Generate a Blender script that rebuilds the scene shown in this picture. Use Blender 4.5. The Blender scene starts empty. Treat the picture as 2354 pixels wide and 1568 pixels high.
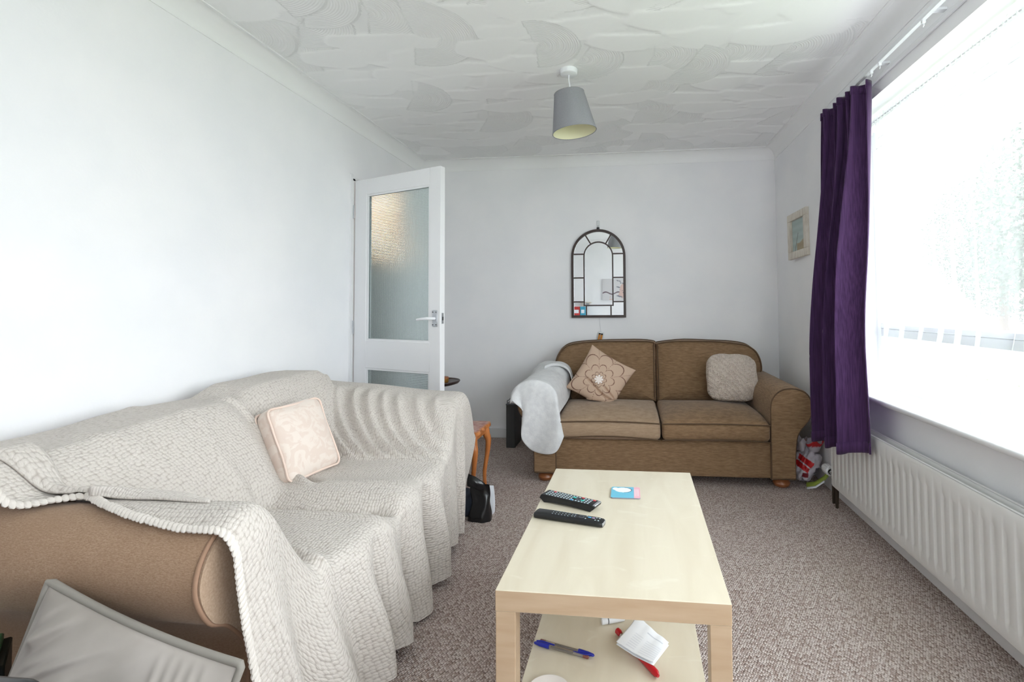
import bpy, bmesh, math, random
import numpy as np
from mathutils import Vector, Matrix

random.seed(7)
rng = np.random.default_rng(7)
PI = math.pi
S = bpy.context.scene
COL = S.collection

# ------------------------------------------------------------------ camera
cam_d = bpy.data.cameras.new('camera')
cam_d.sensor_fit = 'HORIZONTAL'
cam_d.sensor_width = 36.0
cam_d.lens = 36.0 * 1144.665 / 2354.0
cam_d.shift_x = -151.39 / 2354.0
cam_d.shift_y = -119.69 / 2354.0
cam_d.clip_start = 0.02
cam = bpy.data.objects.new('camera', cam_d)
COL.objects.link(cam)
_r = Vector((0.99435362, 0.10586627, -0.00729502))
_u = Vector((0.01113376, -0.03571473, 0.9993))
_f = Vector((-0.10553162, 0.99373879, 0.03669176))
cam.matrix_world = Matrix(((_r.x, _u.x, -_f.x, 0), (_r.y, _u.y, -_f.y, 0), (_r.z, _u.z, -_f.z, 1.1237), (0, 0, 0, 1)))
S.camera = cam

# ------------------------------------------------------------------ sky and exposure
S.view_settings.view_transform = 'Standard'
S.view_settings.look = 'None'
S.view_settings.gamma = 1.0
S.view_settings.use_curve_mapping = False
S.view_settings.exposure = 1.15
w = bpy.data.worlds.new('overcast_sky')
S.world = w
w.use_nodes = True
nt = w.node_tree
nt.nodes.clear()
wo = nt.nodes.new('ShaderNodeOutputWorld')
bg = nt.nodes.new('ShaderNodeBackground')
tc = nt.nodes.new('ShaderNodeTexCoord')
sx = nt.nodes.new('ShaderNodeSeparateXYZ')
rp = nt.nodes.new('ShaderNodeValToRGB')
rp.color_ramp.elements[0].position = 0.0
rp.color_ramp.elements[0].color = (0.93, 0.955, 1.0, 1)
rp.color_ramp.elements[1].position = 1.0
rp.color_ramp.elements[1].color = (0.86, 0.91, 1.0, 1)
nt.links.new(tc.outputs['Generated'], sx.inputs[0])
nt.links.new(sx.outputs['Z'], rp.inputs[0])
nt.links.new(rp.outputs[0], bg.inputs[0])
bg.inputs[1].default_value = 5.0
nt.links.new(bg.outputs[0], wo.inputs[0])
S.cycles.max_bounces = 12
S.cycles.diffuse_bounces = 7
S.cycles.transparent_max_bounces = 16
S.cycles.sample_clamp_indirect = 8.0
S.cycles.caustics_refractive = True


def portal(name, loc, rot, sxx, syy):
    l = bpy.data.lights.new(name, 'AREA')
    l.shape = 'RECTANGLE'
    l.size = sxx
    l.size_y = syy
    l.cycles.is_portal = True
    o = bpy.data.objects.new(name, l)
    o.location = loc
    o.rotation_euler = rot
    COL.objects.link(o)
    return o


# ------------------------------------------------------------------ materials
def lin(c):
    return tuple((x / 255.0 / 12.92) if x / 255.0 <= 0.04045 else ((x / 255.0 + 0.055) / 1.055) ** 2.4 for x in c)


class NT:
    """small wrapper to write node trees tersely"""

    def __init__(self, m):
        self.t = m.node_tree
        self.n = m.node_tree.nodes
        self.p = self.n.get('Principled BSDF')
        self.out = self.n.get('Material Output')

    def add(self, kind, **kw):
        nd = self.n.new('ShaderNode' + kind)
        for k, v in kw.items():
            if k.startswith('i_'):
                key = k[2:]
                key = int(key) if key.isdigit() else key
                nd.inputs[key].default_value = v
            else:
                setattr(nd, k, v)
        return nd

    def link(self, a, b):
        self.t.links.new(a, b)

    def math(self, op, a, b=None, c=None):
        nd = self.n.new('ShaderNodeMath')
        nd.operation = op
        for i, v in enumerate((a, b, c)):
            if v is None:
                continue
            if isinstance(v, (int, float)):
                nd.inputs[i].default_value = v
            else:
                self.link(v, nd.inputs[i])
        return nd.outputs[0]

    def mixc(self, fac, a, b):
        nd = self.n.new('ShaderNodeMix')
        nd.data_type = 'RGBA'
        for sock, v in ((nd.inputs[0], fac), (nd.inputs[6], a), (nd.inputs[7], b)):
            if isinstance(v, (int, float)):
                sock.default_value = v
            elif isinstance(v, tuple):
                sock.default_value = (*v, 1) if len(v) == 3 else v
            else:
                self.link(v, sock)
        return nd.outputs[2]

    def bump(self, h, strength=0.5, dist=0.01, prev=None):
        nd = self.n.new('ShaderNodeBump')
        nd.inputs['Strength'].default_value = strength
        nd.inputs['Distance'].default_value = dist
        self.link(h, nd.inputs['Height'])
        if prev is not None:
            self.link(prev, nd.inputs['Normal'])
        self.link(nd.outputs[0], self.p.inputs['Normal'])
        return nd.outputs[0]

    def coords(self, kind='Object', scale=(1, 1, 1), rot=(0, 0, 0)):
        tcn = self.n.new('ShaderNodeTexCoord')
        mp = self.n.new('ShaderNodeMapping')
        mp.inputs['Scale'].default_value = scale
        mp.inputs['Rotation'].default_value = rot
        self.link(tcn.outputs[kind], mp.inputs[0])
        return mp.outputs[0]


def mat(name, col, rough=0.6, metal=0.0, spec=0.5, sheen=0.0):
    m = bpy.data.materials.new(name)
    m.use_nodes = True
    p = m.node_tree.nodes['Principled BSDF']
    p.inputs['Base Color'].default_value = (*lin(col), 1)
    p.inputs['Roughness'].default_value = rough
    p.inputs['Metallic'].default_value = metal
    p.inputs['Specular IOR Level'].default_value = spec
    if sheen:
        p.inputs['Sheen Weight'].default_value = sheen
        p.inputs['Sheen Roughness'].default_value = 0.4
    return m


def noisy(name, col, col2, scale=20, rough=0.7, stretch=(1, 1, 1), bump=0.2, bdist=0.002, bscale=None, contrast=(0.35, 0.65), spec=0.3, sheen=0.0, detail=4):
    m = mat(name, col, rough, 0, spec, sheen)
    t = NT(m)
    co = t.coords('Object', stretch)
    nz = t.add('TexNoise', i_Scale=scale, i_Detail=detail)
    t.link(co, nz.inputs['Vector'])
    r = t.add('ValToRGB')
    r.color_ramp.elements[0].position = contrast[0]
    r.color_ramp.elements[1].position = contrast[1]
    r.color_ramp.elements[0].color = (*lin(col), 1)
    r.color_ramp.elements[1].color = (*lin(col2), 1)
    t.link(nz.outputs['Fac'], r.inputs[0])
    t.link(r.outputs[0], t.p.inputs['Base Color'])
    if bump:
        nb = t.add('TexNoise', i_Scale=bscale or scale * 3, i_Detail=3)
        t.link(co, nb.inputs['Vector'])
        t.bump(nb.outputs['Fac'], bump, bdist)
    return m


M = {}
M['wall'] = noisy('wall_paint', (238, 238, 241), (243, 242, 244), 3, 0.85, bump=0.25, bdist=0.0015, bscale=90)
M['white'] = mat('white_gloss_paint', (232, 232, 234), 0.35)
M['white_matt'] = mat('white_matt_paint', (242, 242, 243), 0.7)
M['pvc'] = mat('white_plastic', (236, 238, 242), 0.3)
M['radiator'] = mat('radiator_enamel', (228, 227, 226), 0.35)


def mk_ceiling():
    m = mat('textured_plaster', (244, 243, 243), 0.75)
    t = NT(m)
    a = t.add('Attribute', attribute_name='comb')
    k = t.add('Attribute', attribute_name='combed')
    s = t.math('SINE', t.math('MULTIPLY', a.outputs['Fac'], 2 * PI / 0.0115))
    h = t.math('MULTIPLY', s, k.outputs['Fac'])
    nz = t.add('TexNoise', i_Scale=60, i_Detail=4)
    t.link(t.coords(), nz.inputs['Vector'])
    h2 = t.math('ADD', h, t.math('MULTIPLY', nz.outputs['Fac'], 0.25))
    t.link(t.mixc(k.outputs['Fac'], lin((246, 246, 247)), lin((238, 238, 239))), t.p.inputs['Base Color'])  # same paint, combed areas coloured darker for the shade between their ridges
    t.bump(h2, 0.5, 0.0012)
    return m


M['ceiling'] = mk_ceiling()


def mk_carpet():
    m = mat('loop_carpet', (150, 130, 122), 0.95, 0, 0.1, 0.0)
    t = NT(m)
    co = t.coords('Object', (150, 105, 1), (0, 0, math.radians(38)))
    v = t.add('TexVoronoi', voronoi_dimensions='2D', i_Scale=1.0, i_Randomness=0.45)
    t.link(co, v.inputs['Vector'])
    cell = t.add('ValToRGB')
    e = cell.color_ramp.elements
    e[0].position = 0.1
    e[0].color = (*lin((168, 148, 140)), 1)
    e[1].position = 0.75
    e[1].color = (*lin((222, 210, 205)), 1)
    t.link(v.outputs['Color'], cell.inputs[0])
    gap = t.add('MapRange', i_1=0.38, i_2=0.72, i_3=0.0, i_4=1.0)
    t.link(v.outputs['Distance'], gap.inputs[0])
    big = t.add('TexNoise', i_Scale=2.2, i_Detail=5)
    t.link(t.coords(), big.inputs['Vector'])
    c1 = t.mixc(gap.outputs[0], cell.outputs[0], lin((112, 92, 84)))
    c2 = t.mixc(t.math('MULTIPLY', big.outputs['Fac'], 0.25), c1, lin((160, 140, 131)))
    t.link(c2, t.p.inputs['Base Color'])
    t.bump(t.math('SUBTRACT', 1.0, v.outputs['Distance']), 0.9, 0.006)
    return m


M['carpet'] = mk_carpet()


def mk_weave(name, col, col2, spec=0.15, scale=1.0, sheen=0.15, stretch=(22, 22, 160), big_s=4.0, big_k=0.35):
    """ribbed chenille: short streaks along one direction"""
    m = mat(name, col, 0.9, 0, spec, sheen)
    t = NT(m)
    co = t.coords('Object', tuple(k * scale for k in stretch))
    nz = t.add('TexNoise', i_Scale=1.0, i_Detail=5, i_Roughness=0.7)
    t.link(co, nz.inputs['Vector'])
    r = t.add('ValToRGB')
    r.color_ramp.elements[0].position = 0.32
    r.color_ramp.elements[1].position = 0.68
    r.color_ramp.elements[0].color = (*lin(col2), 1)
    r.color_ramp.elements[1].color = (*lin(col), 1)
    t.link(nz.outputs['Fac'], r.inputs[0])
    big = t.add('TexNoise', i_Scale=big_s, i_Detail=2)
    t.link(t.coords(), big.inputs['Vector'])
    c = t.mixc(t.math('MULTIPLY', big.outputs['Fac'], big_k), r.outputs[0], lin(col2))
    t.link(c, t.p.inputs['Base Color'])
    t.bump(nz.outputs['Fac'], 0.35, 0.003)
    return m


M['chenille'] = mk_weave('brown_chenille', (156, 127, 98), (116, 90, 66))
M['chenille_light'] = mk_weave('worn_brown_chenille', (178, 154, 130), (146, 121, 98))
M['chenille_pipe'] = mat('dark_brown_piping', (88, 66, 46), 0.8)
M['tan_sofa'] = mk_weave('tan_sofa_cloth', (180, 153, 130), (138, 109, 86), stretch=(170, 420, 420), big_s=7.0, big_k=0.8)
M['tan_panel'] = mk_weave('tan_sofa_panel', (192, 168, 146), (160, 134, 112), stretch=(190, 190, 190), big_s=7.0, big_k=0.5)
M['tan_pipe'] = mat('tan_piping', (150, 118, 96), 0.8)
M['bun'] = mat('varnished_wood', (150, 92, 54), 0.3)


def mk_knit(name, col, dark, cell=0.012, dist=0.005):
    """moss stitch: rounded bobbles in slightly wandering rows"""
    m = mat(name, col, 0.95, 0, 0.1, 0.15)
    t = NT(m)
    co = t.coords('UV', (1.0 / cell, 1.0 / (cell * 0.86), 1), (0, 0, 0.10))
    wn = t.add('TexNoise', i_Scale=0.35, i_Detail=2)
    t.link(co, wn.inputs['Vector'])
    mv = t.add('MixRGB', blend_type='ADD')
    mv.inputs[0].default_value = 0.9
    t.link(co, mv.inputs[1])
    t.link(wn.outputs['Color'], mv.inputs[2])
    v = t.add('TexVoronoi', voronoi_dimensions='2D', i_Scale=1.0, i_Randomness=0.42)
    t.link(mv.outputs[0], v.inputs['Vector'])
    fz = t.add('TexNoise', i_Scale=4.0, i_Detail=4)
    t.link(co, fz.inputs['Vector'])
    h = t.math('SUBTRACT', 1.0, t.math('POWER', v.outputs['Distance'], 1.5))
    h2 = t.math('ADD', h, t.math('MULTIPLY', fz.outputs['Fac'], 0.45))
    mr = t.add('MapRange', i_1=0.42, i_2=0.72, i_3=1.0, i_4=0.0)
    mr.inputs[1].default_value, mr.inputs[2].default_value, mr.inputs[3].default_value, mr.inputs[4].default_value = 0.40, 0.75, 0.0, 1.0
    t.link(v.outputs['Distance'], mr.inputs[0])
    c = t.mixc(mr.outputs[0], lin(col), lin(dark))  # soft shade between the stitches put into the yarn colour
    t.link(c, t.p.inputs['Base Color'])
    t.bump(h2, 0.8, dist)
    return m


M['knit'] = mk_knit('cream_knitted_wool', (208, 200, 193), (180, 170, 162), 0.0122, 0.0055)
M['knit_reverse'] = mk_knit('cream_wool_reverse', (216, 208, 201), (192, 182, 174), 0.007, 0.004)


def mk_cable():
    m = mat('oatmeal_cable_knit', (216, 201, 188), 0.95, 0, 0.1, 0.2)
    t = NT(m)
    co = t.coords('UV', (1, 1, 1))
    wv = t.add('TexWave', wave_type='BANDS', bands_direction='DIAGONAL', i_Scale=14.0, i_Distortion=9.0, i_Detail=2.0)
    wv.inputs['Detail Scale'].default_value = 5.0
    t.link(co, wv.inputs['Vector'])
    nz = t.add('TexNoise', i_Scale=70.0, i_Detail=3)
    t.link(co, nz.inputs['Vector'])
    h = t.math('ADD', wv.outputs['Fac'], t.math('MULTIPLY', nz.outputs['Fac'], 0.9))
    mr = t.add('MapRange', i_1=0.35, i_2=0.9, i_3=0.0, i_4=1.0)
    t.link(h, mr.inputs[0])
    t.link(t.mixc(mr.outputs[0], lin((196, 177, 163)), lin((222, 207, 195))), t.p.inputs['Base Color'])
    t.bump(h, 0.8, 0.010)
    return m


M['cable'] = mk_cable()
M['greythrow'] = noisy('pale_grey_fleece', (208, 208, 210), (220, 220, 221), 30, 0.9, bump=0.3, bdist=0.003, bscale=120, sheen=0.2)
M['velvet'] = noisy('grey_velvet', (150, 142, 136), (172, 164, 158), 5, 0.8, bump=0.15, bdist=0.004, bscale=9, sheen=0.15)
M['velvet_pipe'] = mat('grey_velvet_piping', (140, 134, 127), 0.7)


def mk_damask():
    m = mat('pale_pink_damask', (232, 216, 204), 0.6, 0, 0.3, 0.3)
    t = NT(m)
    co = t.coords('Object', (1, 1, 1))
    wv = t.add('TexNoise', i_Scale=16.0, i_Detail=3, i_Distortion=2.2)
    t.link(co, wv.inputs['Vector'])
    r = t.add('ValToRGB')
    r.color_ramp.elements[0].position = 0.46
    r.color_ramp.elements[1].position = 0.54
    r.color_ramp.elements[0].color = (*lin((218, 200, 189)), 1)
    r.color_ramp.elements[1].color = (*lin((224, 210, 200)), 1)
    t.link(wv.outputs['Fac'], r.inputs[0])
    t.link(r.outputs[0], t.p.inputs['Base Color'])
    t.bump(wv.outputs['Fac'], 0.15, 0.004)
    return m


M['damask'] = mk_damask()
M['damask_pipe'] = mat('pale_pink_piping', (226, 203, 190), 0.6)


def mk_print(name, rough=0.7, spec=0.3, bump=0.0):
    """flat print stored per vertex in the colour attribute 'print'"""
    m = mat(name, (200, 200, 200), rough, 0, spec)
    t = NT(m)
    a = t.add('Attribute', attribute_name='print')
    t.link(a.outputs['Color'], t.p.inputs['Base Color'])
    if bump:
        nz = t.add('TexNoise', i_Scale=300, i_Detail=2)
        t.link(t.coords(), nz.inputs['Vector'])
        t.bump(nz.outputs['Fac'], bump, 0.001)
    return m


M['print_cloth'] = mk_print('printed_cloth', 0.9, 0.15, 0.3)
M['print_card'] = mk_print('printed_card', 0.4)
M['print_paper'] = mk_print('printed_paper', 0.8)
M['print_bag'] = mk_print('printed_polythene', 0.35, 0.5)


def mk_birch():
    m = mat('birch_foil', (238, 230, 205), 0.28, 0, 0.5)
    t = NT(m)
    co = t.coords('Object', (9, 1.6, 9))
    nz = t.add('TexNoise', i_Scale=1.6, i_Detail=6, i_Distortion=0.6)
    t.link(co, nz.inputs['Vector'])
    r = t.add('ValToRGB')
    r.color_ramp.elements[0].position = 0.3
    r.color_ramp.elements[1].position = 0.7
    r.color_ramp.elements[0].color = (*lin((212, 200, 178)), 1)
    r.color_ramp.elements[1].color = (*lin((222, 212, 192)), 1)
    t.link(nz.outputs['Fac'], r.inputs[0])
    # faint flame figure
    n2 = t.add('TexNoise', i_Scale=9.0, i_Detail=2, i_Distortion=1.0)
    t.link(t.coords('Object', (1, 2.2, 1)), n2.inputs['Vector'])
    f = t.add('MapRange', i_1=0.62, i_2=0.72, i_3=0.0, i_4=0.35)
    t.link(n2.outputs['Fac'], f.inputs[0])
    t.link(t.mixc(f.outputs[0], r.outputs[0], lin((230, 223, 206))), t.p.inputs['Base Color'])
    return m


M['birch'] = mk_birch()
M['birch_edge'] = noisy('birch_edge', (188, 160, 131), (198, 172, 144), 5, 0.4, (1, 1, 8), bump=0)
M['orange_wood'] = noisy('orange_varnished_wood', (166, 98, 52), (196, 124, 70), 6, 0.3, (8, 8, 1), bump=0)
M['red_leather'] = noisy('worn_red_brown_top', (150, 84, 72), (196, 158, 146), 30, 0.35, bump=0.1)
M['dark_wood'] = mat('dark_brown_wood', (52, 34, 30), 0.4)
M['black'] = mat('black_plastic', (20, 21, 24), 0.35)
M['black_key'] = mat('grey_rubber_keys', (70, 76, 84), 0.5)
M['key_light'] = mat('pale_key_print', (190, 205, 212), 0.5)
M['key_red'] = mat('red_key', (212, 84, 92), 0.5)
M['key_teal'] = mat('teal_key', (70, 190, 180), 0.5)
M['key_blue'] = mat('blue_key', (90, 170, 222), 0.5)
M['key_pink'] = mat('lilac_key', (206, 176, 216), 0.5)
M['silver'] = mat('brushed_silver', (190, 193, 198), 0.35, 0.8)
M['chrome'] = mat('chrome', (210, 212, 215), 0.15, 1.0)
M['black_bag'] = mat('black_polythene', (14, 15, 18), 0.2, 0, 0.6)
M['navy'] = noisy('navy_check_cloth', (24, 30, 44), (62, 70, 84), 14, 0.6, bump=0)
M['grey_unit'] = mat('dark_grey_laminate', (72, 73, 74), 0.45)
M['grey_unit_dark'] = mat('grey_cable', (90, 92, 96), 0.5)
M['blue_cap'] = mat('blue_plastic_cap', (30, 40, 150), 0.35)
M['ink'] = mat('black_ink_tube', (24, 18, 26), 0.4)
M['red_plastic'] = mat('red_plastic', (190, 22, 34), 0.3)
M['paper_white'] = mat('white_paper', (238, 240, 246), 0.8)
M['plate'] = mat('white_ceramic', (222, 214, 208), 0.25)
M['gold'] = mat('brown_gold_lacquer', (150, 104, 44), 0.35, 0.3)
M['mirror'] = mat('mirror_silvering', (238, 240, 242), 0.0, 1.0)
M['clear_plastic'] = mat('milky_clear_plastic', (220, 222, 224), 0.25)
M['amber'] = mat('orange_battery_wrap', (206, 132, 40), 0.35)
M['lamp_in'] = mat('cream_lampshade_lining', (226, 222, 192), 0.8)
M['green_box'] = mat('dark_green_card', (52, 96, 60), 0.35)
M['green_leaf'] = mat('lime_green_paper', (140, 156, 62), 0.5)
M['limed'] = noisy('white_washed_wood', (206, 196, 184), (226, 220, 210), 12, 0.7, (1, 6, 1), bump=0.3, bdist=0.004)
M['copper'] = mat('dark_copper_pipe', (70, 58, 48), 0.5, 0.5)


def mk_shade():
    m = noisy('grey_linen_lampshade', (138, 138, 143), (148, 148, 153), 300, 0.9, bump=0.15, bdist=0.0008)
    return m


M['lamp_out'] = mk_shade()


def mk_purple():
    m = mat('purple_slub_cotton', (92, 44, 104), 0.85, 0, 0.2, 0.25)
    t = NT(m)
    nz = t.add('TexNoise', i_Scale=1.0, i_Detail=4)
    t.link(t.coords('Object', (210, 210, 7)), nz.inputs['Vector'])
    r = t.add('ValToRGB')
    r.color_ramp.elements[0].position = 0.3
    r.color_ramp.elements[1].position = 0.7
    r.color_ramp.elements[0].color = (*lin((52, 31, 64)), 1)
    r.color_ramp.elements[1].color = (*lin((78, 51, 90)), 1)
    t.link(nz.outputs['Fac'], r.inputs[0])
    t.link(r.outputs[0], t.p.inputs['Base Color'])
    t.bump(nz.outputs['Fac'], 0.2, 0.002)
    return m


M['purple'] = mk_purple()


def mk_net(name, cover=0.4):
    """sheer voile: part open weave, part white thread lit from both sides"""
    m = bpy.data.materials.new(name)
    m.use_nodes = True
    t = NT(m)
    t.n.remove(t.p)
    tr = t.add('BsdfTransparent')
    df = t.add('BsdfDiffuse')
    df.inputs[0].default_value = (0.93, 0.94, 0.95, 1)
    tl = t.add('BsdfTranslucent')
    tl.inputs[0].default_value = (0.93, 0.94, 0.95, 1)
    m1 = t.add('MixShader', i_0=0.5)
    t.link(df.outputs[0], m1.inputs[1])
    t.link(tl.outputs[0], m1.inputs[2])
    m2 = t.add('MixShader', i_0=cover)
    t.link(tr.outputs[0], m2.inputs[1])
    t.link(m1.outputs[0], m2.inputs[2])
    t.link(m2.outputs[0], t.out.inputs[0])
    return m


M['net'] = mk_net('white_voile', 0.26)
M['net_thick'] = mk_net('gathered_voile', 0.5)
M['net_leaf'] = mk_net('grey_embroidery', 0.45)
M['net_leaf'].node_tree.nodes['Diffuse BSDF'].inputs[0].default_value = (0.42, 0.44, 0.47, 1)
M['net_leaf'].node_tree.nodes['Translucent BSDF'].inputs[0].default_value = (0.22, 0.23, 0.25, 1)


def mk_pane():
    m = bpy.data.materials.new('clear_window_glass')
    m.use_nodes = True
    t = NT(m)
    t.n.remove(t.p)
    tr = t.add('BsdfTransparent')
    tr.inputs[0].default_value = (0.96, 0.98, 0.97, 1)
    gl = t.add('BsdfGlossy')
    gl.inputs['Roughness'].default_value = 0.02
    mx = t.add('MixShader', i_0=0.06)
    t.link(tr.outputs[0], mx.inputs[1])
    t.link(gl.outputs[0], mx.inputs[2])
    t.link(mx.outputs[0], t.out.inputs[0])
    return m


M['pane'] = mk_pane()


def mk_obscure():
    m = mat('obscured_grid_glass', (234, 246, 246), 0.24, 0, 0.5)
    t = NT(m)
    t.p.inputs['Transmission Weight'].default_value = 0.86
    t.p.inputs['IOR'].default_value = 1.3
    s = t.add('SeparateXYZ')
    t.link(t.coords('UV', (1 / 0.010, 1 / 0.010, 1)), s.inputs[0])
    a = t.math('ABSOLUTE', t.math('SINE', t.math('MULTIPLY', s.outputs['X'], PI)))
    b = t.math('ABSOLUTE', t.math('SINE', t.math('MULTIPLY', s.outputs['Y'], PI)))
    t.bump(t.math('MULTIPLY', a, b), 0.5, 0.003)
    return m


M['obscure'] = mk_obscure()
M['barrel'] = mat('clear_pen_barrel', (225, 215, 205), 0.1)
M['barrel'].node_tree.nodes['Principled BSDF'].inputs['Transmission Weight'].default_value = 0.8
M['lawn'] = noisy('lawn', (128, 140, 104), (146, 158, 122), 8, 0.9, bump=0)
M['paving'] = noisy('pale_paving', (205, 202, 196), (216, 213, 208), 3, 0.9, bump=0)
M['foliage'] = noisy('foliage', (62, 72, 62), (88, 98, 90), 3, 0.8, bump=0)
M['bark'] = mat('bark', (80, 66, 56), 0.9)
M['road_wall'] = noisy('garden_wall', (172, 160, 150), (188, 176, 164), 5, 0.9, bump=0)
M['hall'] = mat('hall_green_grey_paint', (140, 156, 156), 0.8)


# ------------------------------------------------------------------ geometry helpers
class G:
    """collects vertices and faces (world coordinates) for ONE mesh object"""

    def __init__(self):
        self.v = []
        self.f = []
        self.uv = {}
        self.n = 0

    def raw(self, v, f):
        v = np.asarray(v, float).reshape(-1, 3)
        off = self.n
        self.v.append(v)
        self.f.extend([tuple(i + off for i in q) for q in f])
        self.n += len(v)
        return self

    def bm(self, b):
        b.verts.index_update()
        self.raw([tuple(x.co) for x in b.verts], [tuple(x.index for x in q.verts) for q in b.faces])
        b.free()
        return self

    def box(self, lo, hi, bevel=0.0, seg=2, mtx=None):
        lo = Vector(lo)
        hi = Vector(hi)
        b = bmesh.new()
        bmesh.ops.create_cube(b, size=1.0)
        d = hi - lo
        for q in b.verts:
            q.co = Vector((q.co.x * d.x, q.co.y * d.y, q.co.z * d.z)) + (lo + hi) / 2
        if bevel:
            bmesh.ops.bevel(b, geom=list(b.edges), offset=bevel, segments=seg, affect='EDGES', profile=0.5)
        if mtx is not None:
            bmesh.ops.transform(b, matrix=mtx, verts=b.verts)
        return self.bm(b)

    def grid(self, P, cu=False, cv=False):
        P = np.asarray(P, float)
        nu, nv = P.shape[:2]
        f = []
        for i in range(nu if cu else nu - 1):
            for j in range(nv if cv else nv - 1):
                i2 = (i + 1) % nu
                j2 = (j + 1) % nv
                f.append((i * nv + j, i2 * nv + j, i2 * nv + j2, i * nv + j2))
        return self.raw(P.reshape(-1, 3), f)

    def tube(self, pts, r, n=8, closed=False, caps=True):
        pts = np.asarray(pts, float)
        m = len(pts)
        rr = np.full(m, r) if np.isscalar(r) else np.asarray(r, float)
        T = np.roll(pts, -1, 0) - np.roll(pts, 1, 0) if closed else np.gradient(pts, axis=0)
        T /= np.linalg.norm(T, axis=1)[:, None] + 1e-12
        a = np.array([0, 0, 1.0]) if abs(T[0][2]) < 0.9 else np.array([1.0, 0, 0])
        N = np.cross(T[0], a)
        N /= np.linalg.norm(N)
        rings = []
        for i in range(m):
            N = N - T[i] * (N @ T[i])
            N /= np.linalg.norm(N) + 1e-12
            B = np.cross(T[i], N)
            th = np.linspace(0, 2 * PI, n, endpoint=False)
            rings.append(pts[i] + rr[i] * (np.cos(th)[:, None] * N + np.sin(th)[:, None] * B))
        off = self.n
        self.grid(np.array(rings), cu=closed, cv=True)
        if caps and not closed:
            self.f.append(tuple(off + k for k in range(n))[::-1])
            self.f.append(tuple(off + (m - 1) * n + k for k in range(n)))
        return self

    def lathe(self, prof, c=(0, 0, 0), n=24, mtx=None, cap0=False, cap1=False):
        prof = np.asarray(prof, float)
        th = np.linspace(0, 2 * PI, n, endpoint=False)
        P = np.zeros((len(prof), n, 3))
        P[:, :, 0] = prof[:, :1] * np.cos(th)
        P[:, :, 1] = prof[:, :1] * np.sin(th)
        P[:, :, 2] = prof[:, 1:2]
        if mtx is not None:
            R = np.array(mtx.to_3x3())
            P = P @ R.T + np.array(mtx.translation)
        P = P + np.array(c)
        off = self.n
        self.grid(P, cv=True)
        if cap0:
            self.f.append(tuple(off + k for k in range(n))[::-1])
        if cap1:
            self.f.append(tuple(off + (len(prof) - 1) * n + k for k in range(n)))
        return self

    def prism(self, poly, axis, a, b):
        """polygon in the two other axes (order x,y,z without axis) extruded along axis from a to b"""
        poly = np.asarray(poly, float)
        n = len(poly)
        oth = [k for k in range(3) if k != axis]
        V = np.zeros((2 * n, 3))
        V[:n, oth[0]] = V[n:, oth[0]] = poly[:, 0]
        V[:n, oth[1]] = V[n:, oth[1]] = poly[:, 1]
        V[:n, axis] = a
        V[n:, axis] = b
        f = [tuple(range(n))[::-1], tuple(range(n, 2 * n))]
        f += [(i, (i + 1) % n, n + (i + 1) % n, n + i) for i in range(n)]
        return self.raw(V, f)


WM = {}


def wmat(o):
    return WM.get(o.name, Matrix.Identity(4))


def thing(name, label, cat, loc=(0, 0, 0), rotz=0.0, group=None):
    o = bpy.data.objects.new(name, None)
    o.empty_display_size = 0.05
    o.location = loc
    o.rotation_euler = (0, 0, rotz)
    COL.objects.link(o)
    WM[o.name] = Matrix.Translation(loc) @ Matrix.Rotation(rotz, 4, 'Z')
    o['label'] = label
    o['category'] = cat
    if group:
        o['group'] = group
    return o


def tag(o, label, cat, group=None):
    o['label'] = label
    o['category'] = cat
    if group:
        o['group'] = group
    return o


def obj(name, g, m, parent=None, smooth=True, kind=None, label=None, loc=None, uv=None, attrs=None, pr=None, fixn=True, solid=0.0, sub=0):
    """link ONE mesh object; vertices of g are world coordinates"""
    v = np.concatenate(g.v) if len(g.v) > 1 else g.v[0]
    if parent is not None:
        mt = np.array(wmat(parent).inverted())
    elif loc is not None:
        mt = np.array(Matrix.Translation(loc).inverted())
    else:
        mt = np.eye(4)
    v = v @ mt[:3, :3].T + mt[:3, 3]
    me = bpy.data.meshes.new(name)
    me.from_pydata(v.tolist(), [], g.f)
    if fixn and len(g.f) < 60000:
        b = bmesh.new()
        b.from_mesh(me)
        bmesh.ops.recalc_face_normals(b, faces=b.faces)
        b.to_mesh(me)
        b.free()
    me.update()
    if uv is not None:
        lay = me.uv_layers.new(name='UVMap')
        li = np.empty(len(me.loops), int)
        me.loops.foreach_get('vertex_index', li)
        lay.data.foreach_set('uv', np.asarray(uv, float)[li].ravel())
    for k, a in (attrs or {}).items():
        at = me.attributes.new(k, 'FLOAT', 'POINT')
        at.data.foreach_set('value', np.asarray(a, float))
    if pr is not None:
        at = me.attributes.new('print', 'FLOAT_COLOR', 'POINT')
        c = np.ones((len(v), 4))
        c[:, :3] = pr
        at.data.foreach_set('color', c.ravel())
    me.materials.append(m)
    if smooth:
        for p in me.polygons:
            p.use_smooth = True
        try:
            me.set_sharp_from_angle(angle=math.radians(38))
        except Exception:
            pass
    o = bpy.data.objects.new(name, me)
    COL.objects.link(o)
    if parent is not None:
        o.parent = parent
        WM[o.name] = wmat(parent)
    elif loc is not None:
        o.location = loc
        WM[o.name] = Matrix.Translation(loc)
    if kind:
        o['kind'] = kind
    if label:
        o['label'] = label
    if solid:
        md = o.modifiers.new('thickness', 'SOLIDIFY')
        md.thickness = solid
        md.offset = 0
    if sub:
        md = o.modifiers.new('smooth', 'SUBSURF')
        md.levels = md.render_levels = sub
    return o


def ss(a, b, x):
    t = np.clip((np.asarray(x, float) - a) / (b - a), 0, 1)
    return t * t * (3 - 2 * t)


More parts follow.
